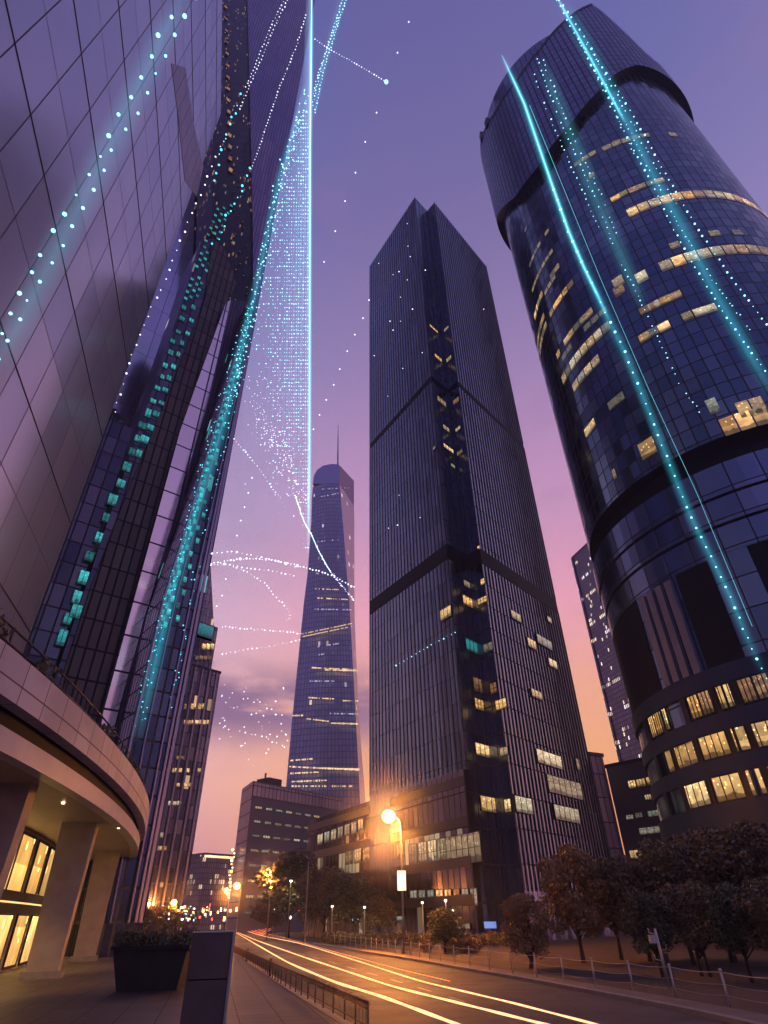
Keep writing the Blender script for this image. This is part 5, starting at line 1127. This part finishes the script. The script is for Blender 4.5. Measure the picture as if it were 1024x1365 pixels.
# the great curtain in the middle
cE = 411.5
rgt = [(416, -20), (413.5, 200), (413, 400), (412.5, 600), (411, 740)]
lft = [(409, -20), (404, 110), (372, 250), (342, 420), (325, 520), (322, 640), (330, 745)]
sheet('tall translucent curtain of pale blue light hanging between left towers and distant tower', lft, rgt, 58, 'curtain')
sheet('bright vertical line of light at the edge of the curtain', offp(rgt, -4), offp(rgt, 4), 57, 'veil_core')
b = MB(); b.tube([PD(x, y, 57) for x, y in polypx(rgt[:4], 20)], .018, 6); tag(b.build('light_line', glow('line_core', (.6, .88, 1), 3)), 'glowing solid core line at the right edge of the curtain', 'light line')
cols_ = []
rg = random.Random(21); b = MB()
for k in range(28):
    x = 410.5-k*3.1
    for j in range(118):
        y = 150+j*5.0; xl = float(np.interp(y, [p[1] for p in lft], [p[0] for p in lft]))
        if x < xl+1: continue
        pr = (.97 if k < 10 else .6 if k < 17 else .22)
        if k >= 3: pr *= np.interp(y, [150, 300, 520, 640, 700], [.6, 1, 1, .45, 0])
        if y > 470 and x < 412-(700-y)*.3: pr *= .35
        if rg.random() < pr: q = PD(x+rg.gauss(0, .2), y+rg.gauss(0, .25), 57.5+rg.uniform(-.4, .4)); b.octa(q, PXM(q)*rg.choice((.4, .5, .6, .8, 1.1)))
tag(b.build('light_points', M['cyan2']), 'cloud of pale blue points filling the right side of the curtain', 'light points', kind='stuff')
string('thick band of teal points falling along the left side of the curtain', [[(412, 115), (395, 180), (378, 240), (358, 320), (346, 400), (328, 480), (312, 540)], [(408, 120), (388, 190), (370, 255), (352, 330), (340, 400), (322, 480), (306, 550)], [(404, 140), (382, 200), (364, 265), (346, 345), (334, 410), (316, 490), (300, 560)]], 56.5, 5.2, 1.1, 'cyan2', jit=2.4, keep=.8)
sheet('teal beam along the left side of the curtain down the corner tower', [(408, 100), (362, 240), (328, 400), (285, 560), (215, 790), (165, 990)], [(414, 100), (382, 240), (348, 400), (312, 560), (243, 790), (198, 990)], 56.8, 'veil_teal')
string('dense teal points down the face of the teal-lit tower', [[(338, 405), (312, 480), (284, 580), (262, 670), (236, 770), (212, 860), (188, 960)], [(332, 410), (304, 490), (276, 590), (252, 680), (228, 780), (202, 870), (180, 965)], [(334, 430), (318, 500), (300, 590), (284, 660), (262, 760), (245, 850), (228, 940)]], 58.5, 6.2, 1.0, 'cyan', jit=2.6, keep=.7)
string('triple dotted string rising from the curtain to the top edge', [[(463, -4), (448, 40), (432, 90), (420, 150)], [(458, -4), (443, 42), (428, 90), (417, 140)], [(453, 20), (437, 62), (424, 100), (418, 125)]], 56, 4.0, .95, 'cyan2')
sheet('narrow teal beam rising from the curtain to the top edge', [(450, -10), (424, 90), (413, 160)], [(468, -10), (438, 90), (421, 160)], 56.5, 'veil_soft')
string('thin dotted line running to a small star in the open sky', [[(420, 52), (440, 66), (470, 82), (515, 109)]], 90, 3.6, 1.0, 'white_dot', jit=.2)
b = MB(); q = PD(515, 109, 90); b.ball(q, .26, seg=8, ring=6)
for a_ in (): d_ = (_r*math.cos(a_)+_u*math.sin(a_))*(1.0 if a_ in (0, math.pi/2) else .5); b.tube([q-d_, q, q+d_], [.01, .05, .01], 4)
tag(b.build('light_star', M['cyan2']), 'single brighter point of light alone in the upper sky, ending the thin dotted line', 'star')
for k, (x, y) in enumerate(((545, 29), (530, 70), (502, 150), (487, 189), (474, 230), (460, 268), (447, 308), (432, 349), (492, 400), (484, 424), (473, 446), (463, 468), (453, 492), (445, 513), (435, 533), (426, 553), (418, 572), (336, 637), (331, 657), (326, 676), (321, 694), (316, 714), (301, 772), (296, 794), (289, 808))):
    q = PD(x, y, 85); b = MB(); b.ball(q, PXM(q)*1.0, seg=7, ring=5); tag(b.build('light_point', M['white_dot']), ('%s white point from the top in the sky left of the central tower' % ORD[k] if k < 17 else '%s white point from the top floating right of the teal-lit tower' % ORD[k-17]), 'light', 'floating points of light in loose lines')
# strands by the distant tower
string('bright white strand plunging from the curtain across the distant tower', [[(394, 660), (405, 695), (415, 712), (425, 735), (440, 762), (455, 780), (472, 800)]], 75, 2.6, 1.15, 'white_dot', jit=.5)
b = MB(); b.tube([PD(x, y, 75.3) for x, y in polypx(bezier([(394, 662), (405, 695), (415, 712), (425, 735), (441, 763)]), 6)], .05, 5); tag(b.build('light_line', glow('strand_core', (.5, .8, 1), 2.5)), 'blue-white line of light inside the plunging strand', 'light line')
string('long white arc of points from the teal-lit tower to the distant tower', [[(282, 752), (300, 748), (330, 744), (360, 746), (390, 752), (420, 760), (445, 768), (472, 783)]], 76, 4.2, 1.35, 'white_dot', star=9)
string('upper short white arc of points above the long one', [[(283, 738), (312, 735), (345, 742), (375, 749), (400, 756)]], 77, 6, 1.25, 'white_dot', star=5)
string('white arc of points bending down below the long one', [[(281, 753), (306, 752), (330, 763), (350, 775), (370, 798), (384, 812), (389, 822), (382, 828)]], 78, 4.8, 1.2, 'white_dot', jit=.6)
string('short middle white string of points ending in open sky', [[(300, 752), (330, 757), (347, 759), (370, 762), (392, 767)]], 79, 5.2, 1.25, 'white_dot', star=7)
string('flat white string of points above the clouds', [[(296, 836), (330, 838), (360, 840), (402, 844)]], 80, 4.6, 1.2, 'white_dot', jit=.7)
string('faint lower string of points rising towards the distant tower', [[(296, 872), (330, 866), (370, 860), (400, 853)]], 81, 5.5, 1.1, 'white_dot')
string('thin diagonal string of points through the lower curtain', [[(312, 585), (330, 606), (342, 620), (356, 640), (366, 655), (374, 663)]], 74, 4.4, 1.2, 'white_dot')
b = MB(); rg = random.Random(5)
for k in range(150): f_ = rg.random(); x = 350+f_*58+rg.gauss(0, 8); y = 560+f_*110+rg.gauss(0, 12); q = PD(min(x, 411), y, 70); b.octa(q, PXM(q)*rg.uniform(.5, 1.1))
for k in range(70): q = PD(rg.uniform(290, 385), rg.gauss(960, 26), 90); b.octa(q, PXM(q)*rg.uniform(.5, 1.3))
for k in range(60): q = PD(rg.uniform(330, 375), rg.uniform(500, 580), 70); b.octa(q, PXM(q)*rg.uniform(.4, .8))
tag(b.build('light_specks', M['white_dot']), 'loose swarm of white specks drifting below the curtain', 'light points', kind='stuff')
# in front of the round tower
b1 = [(669, 73), (699, 138), (715, 185), (738, 252), (758, 308), (778, 355), (797, 394), (812, 427), (835, 474), (858, 530), (880, 586), (902, 642), (925, 697), (952, 750), (975, 798), (996, 850), (1022, 905)]
sheet('sharp teal beam crossing the round tower from its crown to its foot', offp(b1, -11, 2), offp(b1, 11, -2), 58, 'veil_teal')
sheet('bright core of the sharp teal beam', offp(b1[:8], -4.5, 1), offp(b1[:8], 4.5, -1), 57.8, 'veil_core')
b = MB(); Pq = [PD(x, y, 57.6) for x, y in polypx(b1[:7], 10)]; b.tube(Pq, [.003+.022*math.sin(math.pi*min(1, i/len(Pq)*1.02))**.7 for i in range(len(Pq))], 5); tag(b.build('light_line', M['cyan2']), 'thin cyan core line in the sharp beam on the round tower', 'light line')
b2 = [(706, 140), (745, 235), (801, 372), (865, 519), (929, 657), (1003, 835)]
b = MB(); b.tube([PD(x, y, 57.6) for x, y in polypx(b2, 14)], .014, 4); tag(b.build('light_line', glow('thin_cyan', (.15, .7, .85), 1.2)), 'hair-thin cyan line running beside the sharp beam', 'light line')
string('row of bright teal points down the sharp beam on the round tower', [b1[3:]], 57.5, 14.5, 1.7, 'cyan2', jit=.5)
string('dotted teal strand right of the sharp beam on the round tower', [[(716, 78), (735, 130), (760, 190), (790, 255), (815, 320), (838, 370), (858, 410), (880, 455), (905, 510), (937, 555)], [(724, 78), (742, 128), (768, 190), (797, 250), (822, 310)], [(712, 100), (730, 150), (752, 200), (780, 262), (800, 310)]], 57.5, 7.5, 1.05, 'cyan2', jit=.8, keep=.85)
sheet('soft teal beam around the dotted strand', [(708, 75), (775, 260), (850, 420)], [(732, 75), (805, 245), (872, 412)], 58.2, 'veil_soft')
b3 = [(742, -6), (770, 45), (800, 100), (835, 165), (865, 230), (900, 290), (945, 380), (990, 460), (1030, 530)]
sheet('wide teal ribbon of light over the right side of the round tower', offp(b3, -14, 4), offp(b3, 20, -4), 57.9, 'veil_teal')
sheet('bright top of the wide teal ribbon', offp(b3[:4], -4, 1), offp(b3[:4], 3, -1), 57.4, 'veil_core')
string('outer rows of teal points edging the wide ribbon on the round tower', [[(745, 0), (775, 42), (800, 85), (830, 130), (862, 185), (895, 245), (930, 305), (975, 370), (1028, 440)], [(742, 0), (766, 44), (790, 88), (812, 130), (840, 190), (870, 245), (890, 290), (920, 345), (960, 410), (1020, 495)]], 57.2, 9.5, 1.35, 'cyan2', jit=.5)
string('inner rows of teal points inside the wide ribbon on the round tower', [[(770, 45), (800, 100), (828, 150), (855, 205), (885, 262), (915, 318), (948, 370), (1000, 440)], [(762, 36), (795, 98), (818, 148), (845, 205)], [(778, 52), (808, 100), (838, 155), (870, 215), (902, 272)]], 57.2, 7.5, .9, 'cyan2', jit=.9, keep=.8)
# string caught on the central tower's left face
string('short string of white-blue points across the left face of the central tower', [[(528, 887), (549, 875), (570, 862), (590, 852), (607, 843)]], 78, 5.5, .8, 'cyan2', star=4)
b = MB(); rg = random.Random(31)
for x, y in ((543, 298), (544, 328), (547, 342), (532, 362), (524, 366), (505, 351), (543, 373), (567, 360), (534, 396), (524, 440), (520, 428), (534, 428), (499, 474), (563, 470), (537, 491), (550, 412), (517, 528), (532, 660), (530, 700), (518, 704), (560, 690), (645, 412)): q = PD(x, y, 76); b.octa(q, PXM(q)*rg.uniform(.6, 1.2))
tag(b.build('light_specks', M['white_dot']), 'white specks scattered before the top of the central tower', 'light points', kind='stuff')
hz = MB(); hz.abox(-330, 330, -120, 690, -1.0, 462)
hm = bpy.data.materials.new('haze'); hm.use_nodes = True; hn = hm.node_tree; hn.nodes.clear(); ho = N(hn, 'ShaderNodeOutputMaterial'); pvn = N(hn, 'ShaderNodeVolumePrincipled')
pvn.inputs['Color'].default_value = (.62, .72, 1.0, 1); pvn.inputs['Density'].default_value = .0007; hn.links.new(pvn.outputs[0], ho.inputs['Volume'])
tag(hz.build('haze', hm), kind='stuff')
